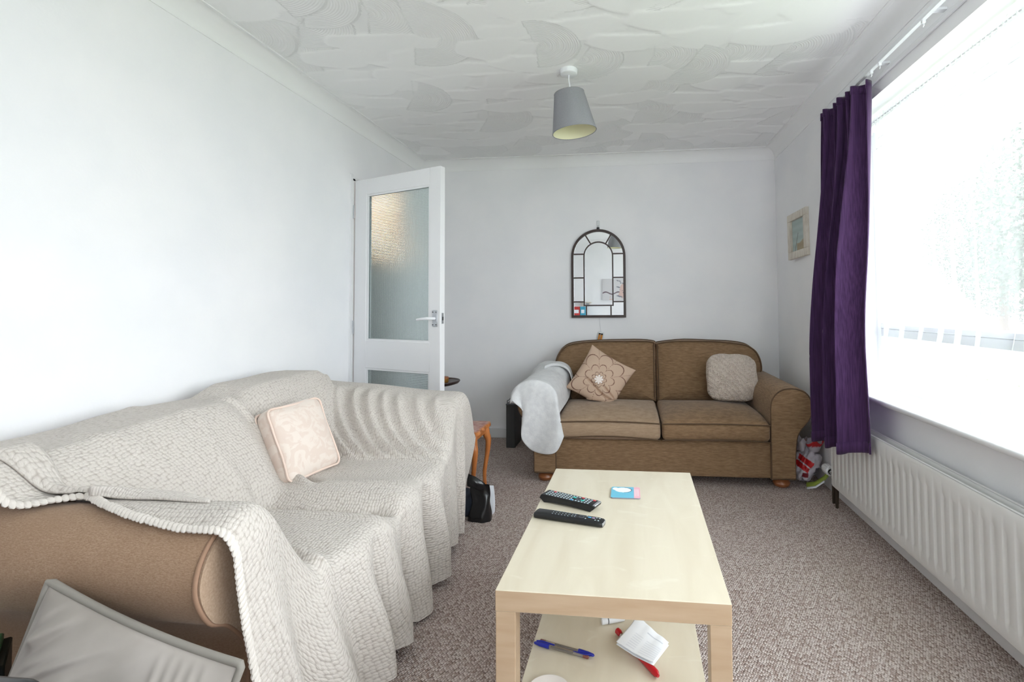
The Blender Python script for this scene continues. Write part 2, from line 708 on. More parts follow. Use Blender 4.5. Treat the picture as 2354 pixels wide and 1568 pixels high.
def wob(p, s, seed=0):
    """smooth pseudo noise from sines, about -1..1"""
    r = np.random.default_rng(seed)
    out = 0
    for k in range(5):
        d = r.normal(size=3)
        d /= np.linalg.norm(d)
        out = out + np.sin(p @ d * s * (0.7 + 0.35 * k) + r.uniform(0, 6.28)) / (1 + 0.5 * k)
    return out / 2.2


def catmull(pts, n):
    pts = np.asarray(pts, float)
    P = np.vstack([2 * pts[0] - pts[1], pts, 2 * pts[-1] - pts[-2]])
    seg = len(pts) - 1
    t = np.linspace(0, seg - 1e-9, n)
    i = t.astype(int)
    u = (t - i)[:, None]
    p0, p1, p2, p3 = P[i], P[i + 1], P[i + 2], P[i + 3]
    return 0.5 * ((2 * p1) + (-p0 + p2) * u + (2 * p0 - 5 * p1 + 4 * p2 - p3) * u ** 2 + (-p0 + 3 * p1 - 3 * p2 + p3) * u ** 3)


def rbox(c, d, r, n=10, crown=(0, 0, 0), mtx=None, wr=0.0, seed=1, squash=None):
    """soft box cushion: rounded edges, crowned faces"""
    b = bmesh.new()
    bmesh.ops.create_cube(b, size=2.0)
    bmesh.ops.subdivide_edges(b, edges=list(b.edges), cuts=n, use_grid_fill=True)
    v = np.array([tuple(q.co) for q in b.verts])
    b.verts.index_update()
    f = [tuple(x.index for x in q.verts) for q in b.faces]
    b.free()
    # push samples towards the edges so the rounding is well resolved
    v = np.sign(v) * (1 - (1 - np.abs(v)) ** 1.6)
    h = np.array(d) / 2.0
    p = v * h
    inner = np.clip(p, -(h - r), h - r)
    e = p - inner
    L = np.linalg.norm(e, axis=1)
    q = inner + np.where(L[:, None] > 1e-9, e / np.maximum(L, 1e-9)[:, None] * np.minimum(L, r)[:, None], 0)
    # project cube corners on the radius
    m3 = L > 1e-9
    q[m3] = inner[m3] + e[m3] / L[m3][:, None] * r
    for k in range(3):
        if crown[k]:
            a, bb = [i for i in range(3) if i != k]
            q[:, k] += np.sign(v[:, k]) * (np.abs(v[:, k]) > 0.8) * crown[k] * (1 - (q[:, a] / h[a]) ** 2) * (1 - (q[:, bb] / h[bb]) ** 2)
    if wr:
        q += wr * np.stack([wob(q, 14, seed), wob(q, 14, seed + 1), wob(q, 14, seed + 2)], 1)
    if squash:
        q = squash(q)
    if mtx is not None:
        mm = np.array(mtx)
        q = q @ mm[:3, :3].T + mm[:3, 3]
    return q + np.array(c), f


def pillow(wd, ht, th, n=28, pinch=0.06, power=0.42):
    """knife-edge pillow in its own plane: returns points, faces, uv (-1..1), edge loop indices"""
    u = np.linspace(-1, 1, n)
    u = 0.45 * np.sin(u * PI / 2) + 0.55 * u
    U, V = np.meshgrid(u, u, indexing='ij')
    X = wd / 2 * U * (1 - pinch * (1 - V ** 2))
    Y = ht / 2 * V * (1 - pinch * (1 - U ** 2))
    Z = th / 2 * np.clip((1 - U ** 2) * (1 - V ** 2), 0, 1) ** power
    top = np.stack([X, Y, Z], -1).reshape(-1, 3)
    bot = np.stack([X, Y, -Z], -1).reshape(-1, 3)
    idx = np.arange(n * n).reshape(n, n)
    edge = list(idx[0, :]) + list(idx[1:, -1]) + list(idx[-1, ::-1][1:]) + list(idx[::-1, 0][1:-1])
    es = set(edge)
    remap = {}
    pts = list(top)
    for k in range(n * n):
        if k in es:
            remap[k] = k
        else:
            remap[k] = len(pts)
            pts.append(bot[k])
    f = []
    for i in range(n - 1):
        for j in range(n - 1):
            q = (idx[i, j], idx[i + 1, j], idx[i + 1, j + 1], idx[i, j + 1])
            f.append(tuple(int(a) for a in q))
            f.append(tuple(int(remap[a]) for a in q[::-1]))
    uv = np.zeros((len(pts), 2))
    uv[:n * n, 0] = U.ravel()
    uv[:n * n, 1] = V.ravel()
    for k in range(n * n):
        uv[remap[k]] = uv[k]
    return np.array(pts), f, uv, edge


def frame(o, ex, ey):
    """4x4 with origin o, x axis ex, y axis about ey"""
    ex = Vector(ex).normalized()
    ey = Vector(ey)
    ez = ex.cross(ey).normalized()
    ey = ez.cross(ex).normalized()
    return Matrix(((ex.x, ey.x, ez.x, o[0]), (ex.y, ey.y, ez.y, o[1]), (ex.z, ey.z, ez.z, o[2]), (0, 0, 0, 1)))


def xf(p, mtx):
    mm = np.array(mtx)
    return np.asarray(p) @ mm[:3, :3].T + mm[:3, 3]


def struct(name, g, m, parent=None, smooth=False, **kw):
    o = obj(name, g, m, parent, smooth=smooth, kind='structure' if parent is None else None, **kw)
    return o


XL, XR, YB, YF, H = -1.87, 1.207, 4.267, -1.2, 2.432
exec_parts = []

# ================================================================== THE ROOM
WY0, WY1, WZ0, WZ1 = -0.45, 2.975, 0.655, 2.149     # window opening
DY0, DY1, DZ1 = 3.165, 3.96, 2.005                  # doorway in the left wall

struct('floor', G().box((XL - 1.4, YF - 0.2, -0.06), (XR + 0.0, 5.6, 0.0)), M['carpet'])

g = G().box((XL - 0.12, YF, 0), (XL, DY0, H)).box((XL - 0.12, DY1, 0), (XL, YB + 0.12, H)).box((XL - 0.12, DY0, DZ1), (XL, DY1, H))
struct('wall_left', g, M['wall'])
g = G().box((XR, YF, -0.06), (XR + 0.2, WY0, H)).box((XR, WY1, -0.06), (XR + 0.2, YB + 0.12, H))
g.box((XR, WY0, -0.06), (XR + 0.2, WY1, WZ0)).box((XR, WY0, WZ1), (XR + 0.2, WY1, H))
struct('wall_right', g, M['wall'])
struct('wall_back', G().box((XL, YB, 0), (XR, YB + 0.12, H)), M['wall'])
# wall behind the viewer with a window opening added for more light
FX0, FX1, FZ0, FZ1 = 0.12, 1.12, 0.90, 2.12
g = G().box((XL - 0.12, YF - 0.15, -0.06), (FX0, YF, H)).box((FX1, YF - 0.15, -0.06), (XR + 0.2, YF, H)).box((FX0, YF - 0.15, FZ1), (FX1, YF, H)).box((FX0, YF - 0.15, -0.06), (FX1, YF, FZ0))
struct('wall_front', g, M['wall'])


def ceiling():
    st = 0.0075
    xs = np.arange(XL - 0.01, XR + 0.012, st)
    ys = np.arange(0.9, YB + 0.012, st)
    X, Y = np.meshgrid(xs, ys, indexing='ij')
    Z = np.zeros_like(X)
    comb = np.zeros_like(X)
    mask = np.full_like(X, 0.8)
    r = np.random.default_rng(3)
    cells = []
    row = 0
    y = YB + 0.2
    while y > 0.6:
        x = XL - 0.3 + (row % 2) * 0.18
        while x < XR + 0.4:
            cells.append((x + r.uniform(-.05, .05), y + r.uniform(-.03, .03)))
            x += 0.36
        y -= 0.17
        row += 1
    r.shuffle(cells)
    def local(cx, cy, ang):
        dx, dv = X - cx, -(Y - cy)
        return np.cos(ang) * dx + np.sin(ang) * dv, -np.sin(ang) * dx + np.cos(ang) * dv

    for (cx, cy) in cells:
        if r.random() < 0.42:       # combed fan swept about a centre, with a raised rim
            u, v = local(cx, cy, r.uniform(-0.4, 0.4))
            R = r.uniform(0.22, 0.30)
            rad = np.hypot(u + 0.06, v - 0.02)
            th = np.arctan2(v - 0.02, u + 0.06)
            m = (rad < R) & (np.abs(th + 0.3) < 1.7)
            tilt = 0.001 + 0.010 * (u + 0.1) * (u > -0.1) + 0.0045 * np.exp(-((rad - R + 0.008) / 0.008) ** 2)
            Z = np.where(m, tilt, Z)
            comb = np.where(m, rad, comb)
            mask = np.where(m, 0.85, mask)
        else:                       # flat trowel lick: straight near side, pointed right end, bellied far side
            u, v = local(cx, cy, r.uniform(-0.22, 0.22))
            L = r.uniform(0.19, 0.26)
            Wd = r.uniform(0.085, 0.125)
            e = Wd * (1 - np.clip(np.abs(u) / (L * 1.1), 0, 1) ** 2)
            m = (v < Wd * 0.8) & (v > -e) & (u > -L + 0.08 * (v / Wd) ** 2) & (u < L - 1.1 * np.abs(v - 0.3 * Wd))
            tilt = 0.013 - 0.016 * (u + L) / (2 * L) * 0.6 + 0.035 * v
            tilt = np.maximum(tilt, 0.0008) + 0.003 * np.exp(-((v + e - 0.007) / 0.007) ** 2)
            m2 = (np.abs(v + 0.15 * Wd) < 0.5 * Wd) & (u > L * 0.5) & (u < L * 1.2 + 0.5 * v)
            Z = np.where(m2, 0.0012 + 0.035 * np.clip(u - L * 0.5, 0, None), Z)
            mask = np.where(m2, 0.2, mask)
            Z = np.where(m, tilt, Z)
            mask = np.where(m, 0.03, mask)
    for _ in range(3):
        Zp = np.pad(Z, 1, mode='edge')
        Z = (Zp[:-2, 1:-1] + Zp[2:, 1:-1] + Zp[1:-1, :-2] + Zp[1:-1, 2:] + 2 * Zp[1:-1, 1:-1]) / 6
    Z = Z * 0.5
    P = np.stack([X, Y, H - Z], -1)
    gg = G().grid(P)
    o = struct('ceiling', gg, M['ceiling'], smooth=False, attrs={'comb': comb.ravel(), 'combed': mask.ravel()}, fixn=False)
    for p in o.data.polygons:
        p.use_smooth = True
    o.data.flip_normals()
    # the rest of the ceiling behind and the slab above
    struct('ceiling', G().box((XL - 0.12, YF - 0.15, H + 0.002), (XR + 0.2, YB + 0.12, H + 0.08)), M['white_matt'])
    struct('ceiling', G().box((XL, YF, H - 0.0005), (XR, 0.9, H + 0.0015)), M['white_matt'])


ceiling()

# plaster cove along the four sides
cv = 0.084
arc = [(cv * (1 - math.cos(a)), -cv + cv * math.sin(a)) for a in np.linspace(0, PI / 2, 9)]
# profile: distance from wall, height under ceiling; small fillets at both ends
prof = [(0, -cv - 0.006), (0.004, -cv - 0.006), (0.004, -cv)] + [(max(d, 0.004), z) for d, z in arc[1:-1]] + [(cv, -0.007), (cv + 0.008, -0.007), (cv + 0.008, 0.0015), (0, 0.0015)]


def cove(name, a, b, nrm, ma=1, mb=1):
    a = np.array(a, float)
    b = np.array(b, float)
    t = (b - a) / np.linalg.norm(b - a)
    nrm = np.array(nrm, float)
    ring = []
    for e, sgn, mi in ((a, 1, ma), (b, -1, mb)):
        ring.append([[*(e + nrm * d + t * sgn * d * mi), H + z] for d, z in prof])
    P = np.array(ring)
    gg = G().grid(P, cv=True)
    struct(name, gg, M['white_matt'], smooth=True)


cove('trim_1', (XL, YF), (XL, YB), (1, 0))
cove('trim_2', (XR, YF), (XR, YB), (-1, 0))
cove('trim_3', (XL, YB), (XR, YB), (0, -1))
cove('trim_4', (XL, YF), (XR, YF), (0, 1))


def skirting(name, lo, hi):
    struct(name, G().box(lo, hi, 0.004, 1), M['white'])


skirting('baseboard_back', (XL, YB - 0.016, 0), (XR, YB, 0.085))
skirting('baseboard_right', (XR - 0.014, YF, 0), (XR, YB - 0.016, 0.085))
skirting('baseboard_left', (XL, YF, 0), (XL + 0.016, DY0 - 0.03, 0.085))
skirting('baseboard_front', (XL + 0.016, YF, 0), (XR - 0.014, YF + 0.016, 0.085))

# door lining and slim architrave in the left wall
g = G().box((XL - 0.125, DY0, 0), (XL + 0.012, DY0 + 0.022, DZ1)).box((XL - 0.125, DY1 - 0.022, 0), (XL + 0.012, DY1, DZ1)).box((XL - 0.125, DY0, DZ1 - 0.012), (XL + 0.012, DY1, DZ1 + 0.012))
g.box((XL, DY0 - 0.024, 0), (XL + 0.01, DY0 + 0.004, DZ1 + 0.03)).box((XL, DY1 - 0.004, 0), (XL + 0.01, DY1 + 0.03, DZ1 + 0.03))
struct('trim_5', g, M['white'])

# hall beyond the doorway
struct('wall_hall', G().box((XL - 1.4, 2.4, 0), (XL - 1.34, 5.5, H)).box((XL - 1.4, 5.3, 0), (XL - 0.12, 5.4, H)).box((XL - 1.4, 2.4, 0), (XL - 0.12, 2.46, H)).box((XL - 0.16, YB + 0.12, 0), (XL - 0.08, 5.4, H)), M['hall'])
struct('ceiling', G().box((XL - 1.4, 2.4, H), (XL - 0.12, 5.5, H + 0.06)), M['white_matt'])


def hall_lamp():
    c = Vector((-2.22, 4.16, 2.05))
    t = thing('ceiling_lamp', 'warm glowing globe lamp in the hall seen blurred through the glazed door', 'lamp', (c.x, c.y, c.z))
    e = bpy.data.materials.new('warm_lit_globe')
    e.use_nodes = True
    n = NT(e)
    n.p.inputs['Base Color'].default_value = (1, 0.6, 0.3, 1)
    n.p.inputs['Emission Color'].default_value = (1.0, 0.42, 0.16, 1)
    n.p.inputs['Emission Strength'].default_value = 1.1
    th = np.linspace(-PI / 2 + 0.02, PI / 2 - 0.02, 14)
    obj('globe', G().lathe([(0.11 * math.cos(a), 0.085 * math.sin(a)) for a in th], tuple(c), 20), e, t)
    obj('cord', G().tube([(c.x, c.y, c.z + 0.09), (c.x, c.y, H)], 0.004, 6), M['white'], t)
    obj('ceiling_rose', G().lathe([(0.05, 0), (0.05, 0.02), (0.02, 0.03)], (c.x, c.y, H - 0.03), 16, cap0=True), M['white'], t)
    l = bpy.data.lights.new('hall_lamp_light', 'POINT')
    l.energy = 3
    l.color = (1.0, 0.62, 0.36)
    l.shadow_soft_size = 0.13
    o = bpy.data.objects.new('hall_lamp_light', l)
    o.location = c + Vector((0, 0, -0.14))
    COL.objects.link(o)


hall_lamp()


# ------------------------------------------------------------------ the open glazed door
def make_door():
    hx, hy, da = -1.85, 3.171, -0.374
    t = thing('door_1', 'white glazed door standing open with an obscured glass panel', 'door', (hx, hy, 0), da)
    t['kind'] = 'structure'
    W = wmat(t)

    def b(g2, u0, u1, z0, z1, d0=0.0, d1=0.04, bev=0.002):
        return g2.box((u0, d0, z0), (u1, d1, z1), bev, 1, W)

    obj('hinge_stile', b(G(), 0, 0.112, 0.008, 1.99), M['white'], t)
    obj('lock_stile', b(G(), 0.675, 0.762, 0.008, 1.99), M['white'], t)
    obj('top_rail', b(G(), 0.112, 0.675, 1.885, 1.99), M['white'], t)
    obj('mid_rail', b(G(), 0.112, 0.675, 0.735, 0.915), M['white'], t)
    obj('bottom_rail', b(G(), 0.112, 0.675, 0.008, 0.20), M['white'], t)
    for z0, z1 in ((0.915, 1.885), (0.20, 0.735)):
        # glazing bead round the pane
        bead = G()
        for d0, d1 in ((0.004, 0.014), (0.026, 0.036)):
            for (a, c, e, f) in ((0.112, 0.675, z0, z0 + 0.012), (0.112, 0.675, z1 - 0.012, z1), (0.112, 0.126, z0 + 0.012, z1 - 0.012), (0.663, 0.675, z0 + 0.012, z1 - 0.012)):
                b(bead, a, c, e, f, d0, d1, 0.0)
        obj('glazing_bead', bead, M['white'], t, smooth=False)
        gp = G()
        pts = [(0.112, 0.017, z0), (0.675, 0.017, z0), (0.675, 0.017, z1), (0.112, 0.017, z1), (0.112, 0.023, z0), (0.675, 0.023, z0), (0.675, 0.023, z1), (0.112, 0.023, z1)]
        gp.raw(xf(pts, W), [(0, 1, 2, 3), (7, 6, 5, 4), (0, 4, 5, 1), (1, 5, 6, 2), (2, 6, 7, 3), (3, 7, 4, 0)])
        obj('glass_pane', gp, M['obscure'], t, smooth=False, uv=[(p[0], p[2]) for p in pts], label='pane of obscured glass with a fine square grid')
    # lever handle on its plate, near face
    h = obj('handle_plate', b(G(), 0.702, 0.742, 1.012, 1.112, -0.006, 0.0, 0.003), M['silver'], t, label='silver lever handle plate')
    obj('lever', G().tube(xf([(0.722, -0.005, 1.062), (0.722, -0.035, 1.062), (0.70, -0.045, 1.063), (0.66, -0.045, 1.060), (0.615, -0.043, 1.055)], W), [0.009, 0.009, 0.009, 0.0085, 0.007], 10), M['pvc'], h)
    sc = G()
    for (u, z) in ((0.709, 1.10), (0.735, 1.10), (0.709, 1.024), (0.735, 1.024)):
        sc.lathe([(0.004, 0), (0.003, 0.0015)], tuple(xf([(u, -0.0075, z)], W)[0]), 8, Matrix.Rotation(PI / 2, 4, 'X'), cap1=True)
    obj('screws', sc, M['grey_unit'], h, kind='stuff')
    obj('latch', b(G(), 0.758, 0.7635, 1.03, 1.095, 0.012, 0.028, 0.0), M['silver'], t)
    obj('latch_bolt', b(G(), 0.763, 0.7665, 1.05, 1.072, 0.015, 0.025, 0.0), M['grey_unit'], t)
    for z in (0.25, 1.0, 1.78):
        obj('hinge', G().tube(xf([(-0.004, -0.004, z - 0.045), (-0.004, -0.004, z + 0.045)], W), 0.006, 8), M['silver'], t)


make_door()


# ------------------------------------------------------------------ the window
def make_window():
    t = thing('window_1', 'wide white window over the radiator, behind net curtains', 'window', (XR + 0.17, WY0, WZ0))
    t['kind'] = 'structure'
    x0, x1 = 1.378, 1.43
    fr = G().box((x0, WY0, WZ0), (x1, WY1, WZ0 + 0.05), 0.004, 1).box((x0, WY0, WZ1 - 0.05), (x1, WY1, WZ1), 0.004, 1)
    fr.box((x0, WY0, WZ0 + 0.05), (x1, WY0 + 0.05, WZ1 - 0.05), 0.004, 1).box((x0, WY1 - 0.05, WZ0 + 0.05), (x1, WY1, WZ1 - 0.05), 0.004, 1)
    obj('window_frame', fr, M['pvc'], t)
    obj('transom', G().box((x0, WY0 + 0.05, 0.95), (x1, WY1 - 0.05, 0.995), 0.004, 1).box((x0 - 0.006, WY0 + 0.05, 0.995), (x1, WY1 - 0.05, 1.022), 0.004, 1), M['silver'], t, label='grey metal transom bar')
    ym = 1.72
    obj('mullion', G().box((x0, ym - 0.03, WZ0 + 0.05), (x1, ym + 0.03, 0.95), 0.004, 1).box((x0, ym - 0.03, 1.022), (x1, ym + 0.03, WZ1 - 0.05), 0.004, 1), M['pvc'], t)
    for (a, c) in ((WY0 + 0.05, ym - 0.03), (ym + 0.03, WY1 - 0.05)):
        for (z0, z1) in ((WZ0 + 0.05, 0.95), (1.022, WZ1 - 0.05)):
            obj('glass_pane', G().box((1.402, a, z0), (1.406, c, z1)), M['pane'], t, smooth=False)
    # sill board with a rounded nose
    obj('window_sill', G().box((1.155, WY0 - 0.04, 0.652), (1.39, WY1 + 0.02, 0.676), 0.010, 3), M['white'], t)


make_window()
# batten over the window head
struct('trim_6', G().box((1.192, WY0 - 0.1, 2.208), (XR, WY1 + 0.1, 2.228), 0.004, 2), M['white'])
portal('daylight_portal', (1.45, (WY0 + WY1) / 2, (WZ0 + WZ1) / 2), (0, PI / 2, 0), WZ1 - WZ0, WY1 - WY0)

# unseen window added behind the viewer to brighten the room
t = thing('fill_window', 'small white window added behind the viewer for extra light', 'window', (FX0, YF - 0.06, FZ0))
t['kind'] = 'structure'
fr = G().box((FX0, YF - 0.1, FZ0), (FX0 + 0.06, YF - 0.04, FZ1), 0.003, 1).box((FX1 - 0.06, YF - 0.1, FZ0), (FX1, YF - 0.04, FZ1), 0.003, 1)
fr.box((FX0 + 0.06, YF - 0.1, FZ1 - 0.06), (FX1 - 0.06, YF - 0.04, FZ1), 0.003, 1).box((FX0 + 0.06, YF - 0.1, FZ0), (FX1 - 0.06, YF - 0.04, FZ0 + 0.06), 0.003, 1)
obj('window_frame', fr, M['pvc'], t)
obj('glass_pane', G().box((FX0 + 0.06, YF - 0.072, FZ0 + 0.06), (FX1 - 0.06, YF - 0.068, FZ1 - 0.06)), M['pane'], t, smooth=False)
portal('fill_window_portal', ((FX0 + FX1) / 2, YF - 0.14, (FZ0 + FZ1) / 2), (PI / 2, 0, 0), FX1 - FX0, FZ1 - FZ0)

# ================================================================== OUTSIDE, seen through the net
struct('ground', G().box((XR + 0.2, -12, -0.45), (30, 40, -0.35)), M['lawn'])
struct('path', G().box((XR + 0.2, -8, -0.36), (XR + 1.5, 12, -0.33)).box((9.0, -12, -0.36), (15.0, 40, -0.335)), M['paving'])


struct('eaves', G().box((XR + 0.2, -3, 2.28), (XR + 0.62, 7, 2.42)).box((XR + 0.60, -3, 2.22), (XR + 0.64, 7, 2.44)), M['white_matt'])


def garden_wall():
    t = thing('garden_wall', 'low pale garden wall beyond the lawn outside the window', 'wall', (7.0, 6, -0.35))
    obj('wall_base', G().box((6.9, 0, -0.35), (7.1, 20, 0.25), 0.01, 1), M['road_wall'], t, smooth=False)
    obj('coping', G().box((6.86, 0, 0.25), (7.14, 20, 0.31), 0.01, 1), M['paving'], t, smooth=False)


garden_wall()


def tree(x, y, h, cr, label, seed):
    t = thing('tree', label, 'tree', (x, y, -0.35), 0, 'trees outside the window')
    r = np.random.default_rng(seed)
    tr = G().tube([(x, y, -0.36), (x + .03, y + .02, h * 0.35), (x - .04, y, h * 0.7)], [0.16, 0.12, 0.05], 8)
    for k in range(6):
        a = r.uniform(0, 6.28)
        z = h * r.uniform(0.3, 0.55)
        tr.tube([(x, y, z), (x + math.cos(a) * cr * .4, y + math.sin(a) * cr * .4, z + h * .18), (x + math.cos(a) * cr * .7, y + math.sin(a) * cr * .7, z + h * .3)], [0.06, 0.04, 0.015], 6)
    obj('trunk', tr, M['bark'], t)
    n = 16000
    p = r.normal(size=(n, 3))
    p /= np.linalg.norm(p, axis=1)[:, None]
    p *= (r.random(n) ** 0.45)[:, None]
    lump = 1 + 0.25 * wob(p, 4, seed)
    c = p * lump[:, None] * np.array([cr, cr, h * 0.44]) + np.array([x, y, h * 0.54])
    a = r.normal(size=(n, 3))
    a /= np.linalg.norm(a, axis=1)[:, None]
    b = np.cross(a, r.normal(size=(n, 3)))
    b /= np.linalg.norm(b, axis=1)[:, None]
    s = r.uniform(0.035, 0.075, n)[:, None]
    V = np.stack([c - a * s, c + b * s * .5, c + a * s, c - b * s * .5], 1).reshape(-1, 3)
    gg = G().raw(V, [(4 * i, 4 * i + 1, 4 * i + 2, 4 * i + 3) for i in range(n)])
    obj('foliage', gg, M['foliage'], t, smooth=False, kind='stuff', fixn=False)


tree(8.0, 9.4, 4.6, 1.7, 'leafy tree outside nearest the window, pale through the net', 1)
tree(11.2, 11.6, 5.2, 1.7, 'broad leafy tree at the far side of the lawn outside', 2)
tree(12.0, 17.5, 5.6, 2.0, 'tall round tree farthest along the road outside', 4)

# ================================================================== NET CURTAIN
NX = 1.335


def make_net():
    t = thing('net_curtain', 'sheer white net curtain with leaf embroidery filling the window', 'curtain', (NX, WY1, 0.68))
    ya, yb = WY1 - 0.06, WY0 - 0.05
    ny, nz = 420, 60
    Yl = np.linspace(0, 1, ny)
    Zl = np.linspace(0, 1, nz)
    T, V = np.meshgrid(Yl, Zl, indexing='ij')          # V 0 top .. 1 bottom
    y = ya + (yb - ya) * T
    z = 2.10 - (2.10 - 0.682) * V
    ph = y * 2 * PI / 0.155 + 1.4 * np.sin(y * 5.1) + 0.8 * np.sin(y * 11.0 + 1)
    amp = 0.006 + 0.026 * ss(0.05, 0.8, V)
    x = NX - 0.012 + amp * np.sin(ph + 0.7 * V)
    y = y + 0.5 * amp * np.cos(ph) + 0.10 * ss(0.55, 1, V) * np.sin(y * 4.3 + 0.6)
    # the lower part is pulled forward on to the sill
    fw = 0.055 + 0.05 * np.sin(y * 3.1 + 0.4) + 0.03 * np.sin(y * 8.7)
    x = x - np.maximum(fw, 0) * ss(0.72, 1.0, V)
    x = np.maximum(x, 1.19)
    P = np.stack([x, y, z], -1)
    # gathered hem lying on the sill
    rows = []
    for k, s in enumerate((0.012, 0.026, 0.042)):
        q = P[:, -1].copy()
        q[:, 0] = np.maximum(q[:, 0] - s * (1 + 0.6 * np.sin(ph[:, -1] * 0.5)), 1.178)
        q[:, 2] = 0.680 + 0.010 * (0.5 + 0.5 * np.sin(ph[:, -1] * 1.3 + k * 1.7)) * (1 - k / 3.0)
        rows.append(q[:, None])
    obj('voile', G().grid(P), M['net'], t, fixn=False)
    hem = np.concatenate([P[:, -1:]] + rows, 1)
    obj('gathered_hem', G().grid(hem), M['net_thick'], t, fixn=False)
    # header: gathered heading tape with a woven band
    ny2 = 700
    yy = np.linspace(ya, yb, ny2)
    p2 = yy * 2 * PI / 0.026 + 2.0 * np.sin(yy * 31) + 1.5 * np.sin(yy * 13)
    z0 = 2.135 + 0.006 * np.sin(p2)
    rows = []
    for (zz, a) in ((z0, 0.002), (2.118 + 0 * yy, 0.007), (2.10 + 0 * yy, 0.003), (2.085 + 0.004 * np.sin(p2 * .5), 0.009), (2.055 + 0.008 * np.sin(p2 * .5 + 1), 0.010)):
        rows.append(np.stack([NX - 0.022 + a * np.sin(p2), yy, zz], -1))
    obj('gathered_heading', G().grid(np.array(rows).transpose(1, 0, 2)), M['net_thick'], t, fixn=False)
    sl = G()
    r = np.random.default_rng(5)
    for zz in (1.985, 1.935):
        y = ya - 0.05
        while y > yb:
            L = r.uniform(0.03, 0.09)
            sl.box((NX - 0.056, y - L, zz - 0.0018), (NX - 0.054, y, zz + 0.0018))
            y -= L + r.uniform(0.04, 0.10)
    obj('woven_band', sl, M['net_leaf'], t, smooth=False, kind='stuff')
    # leaf sprigs
    lf = G()
    y = ya - 0.25
    while y > 1.2:
        lean = r.uniform(-0.12, 0.12)
        for k in range(8):
            s = k / 8.0
            zz = 0.93 - 0.21 * s
            side = 1 if k % 2 else -1
            c = np.array([NX - 0.062 - 0.07 * s ** 2, y + lean * s + side * 0.010, zz])
            d = np.array([0, side * 0.55, 0.75])
            d /= np.linalg.norm(d)
            nrm = np.array([0, d[2], -d[1]])
            L, W2 = 0.016, 0.0045
            pts = [c - d * L, c - d * L * .3 + nrm * W2, c + d * L * .4 + nrm * W2 * .8, c + d * L, c + d * L * .4 - nrm * W2 * .8, c - d * L * .3 - nrm * W2]
            lf.raw(pts, [(0, 1, 2, 3, 4, 5)])
        y -= r.uniform(0.13, 0.2)
    obj('leaf_embroidery', lf, M['net_leaf'], t, smooth=False, kind='stuff')
    obj('curtain_wire', G().tube([(NX - 0.02, ya + 0.02, 2.11), (NX - 0.02, yb - 0.02, 2.11)], 0.004, 8), M['pvc'], t)


make_net()


# ================================================================== PURPLE CURTAIN and its track
def make_curtain():
    t = thing('curtain', 'purple slub curtain drawn back beside the window, its hem over the radiator', 'curtain', (1.08, 2.72, 0.4))
    nt_, nz = 260, 70
    T, V = np.meshgrid(np.linspace(0, 1, nt_), np.linspace(0, 1, nz), indexing='ij')
    # folds as a smooth wave, seven of them, tight at the head and looser below
    n = 6.4
    # positions along the rail at head and hem
    yt = 2.945 - 0.44 * T
    yb2 = 2.965 - 0.535 * T
    k = ss(0.0, 1.0, V)
    y = yt * (1 - k) + yb2 * k
    ph = 2 * PI * n * (T + 0.015 * np.sin(9 * T)) + 0.5
    ph2 = 2 * PI * 3.1 * (T ** 1.15) + 1.2
    kk = ss(0.05, 0.55, V)
    A = 0.034 * (1 - kk) + 0.014 * kk
    B = 0.006 + 0.042 * kk
    wv = A * np.sin(ph) + B * np.sin(ph2)
    xc = (1.105 + 0.032 * T) * (1 - ss(0, 0.75, V)) + (1.028 + 0.0 * T) * ss(0, 0.75, V)
    x = xc + wv
    y = y + 0.5 * (A * np.cos(ph) + 0.6 * B * np.cos(ph2)) + 0.005 * np.sin(V * 7 + T * 5)
    x = x + 0.004 * np.sin(V * 9 + T * 17)
    zt = 2.205 + 0 * T
    zb = 0.385 + 0.05 * T + 0.010 * np.sin(ph2)
    z = zt * (1 - V) + zb * V
    P = np.stack([x, y, z], -1)
    obj('drape', G().grid(P), M['purple'], t, fixn=False, solid=0.0045)
    # stitched heading tape and hem
    hd = P[:, :4].copy()
    hd[:, :, 0] -= 0.003
    hd[:, :, 2] = np.linspace(2.2065, 2.165, 4)[None, :]
    obj('heading', G().grid(hd), M['purple'], t, fixn=False, solid=0.005)
    hm = P[:, -3:].copy()
    hm[:, :, 0] -= 0.0035
    obj('hem', G().grid(hm), M['purple'], t, fixn=False, solid=0.005)
    tr = thing('curtain_track', 'white curtain track with gliders along the window head', 'curtain track', (1.14, WY1, 2.23))
    obj('rail', G().box((1.128, WY0 - 0.25, 2.224), (1.148, WY1 + 0.1, 2.246), 0.003, 2), M['pvc'], tr)
    for yv in (0.6, 1.3, 2.0, 2.42, 2.9):
        obj('bracket', G().box((1.14, yv - 0.012, 2.245), (XR, yv + 0.012, 2.255)).box((1.14, yv - 0.012, 2.238), (1.152, yv + 0.012, 2.25)), M['pvc'], tr, smooth=False)
    for yv in (2.44, 2.36, 2.02, 1.62, 1.2, 0.9):
        obj('glider', G().box((1.131, yv - 0.006, 2.212), (1.145, yv + 0.006, 2.226), 0.002, 1).tube([(1.138, yv, 2.212), (1.138, yv - 0.004, 2.204), (1.138, yv + 0.003, 2.199)], 0.002, 6), M['pvc'], tr)


make_curtain()


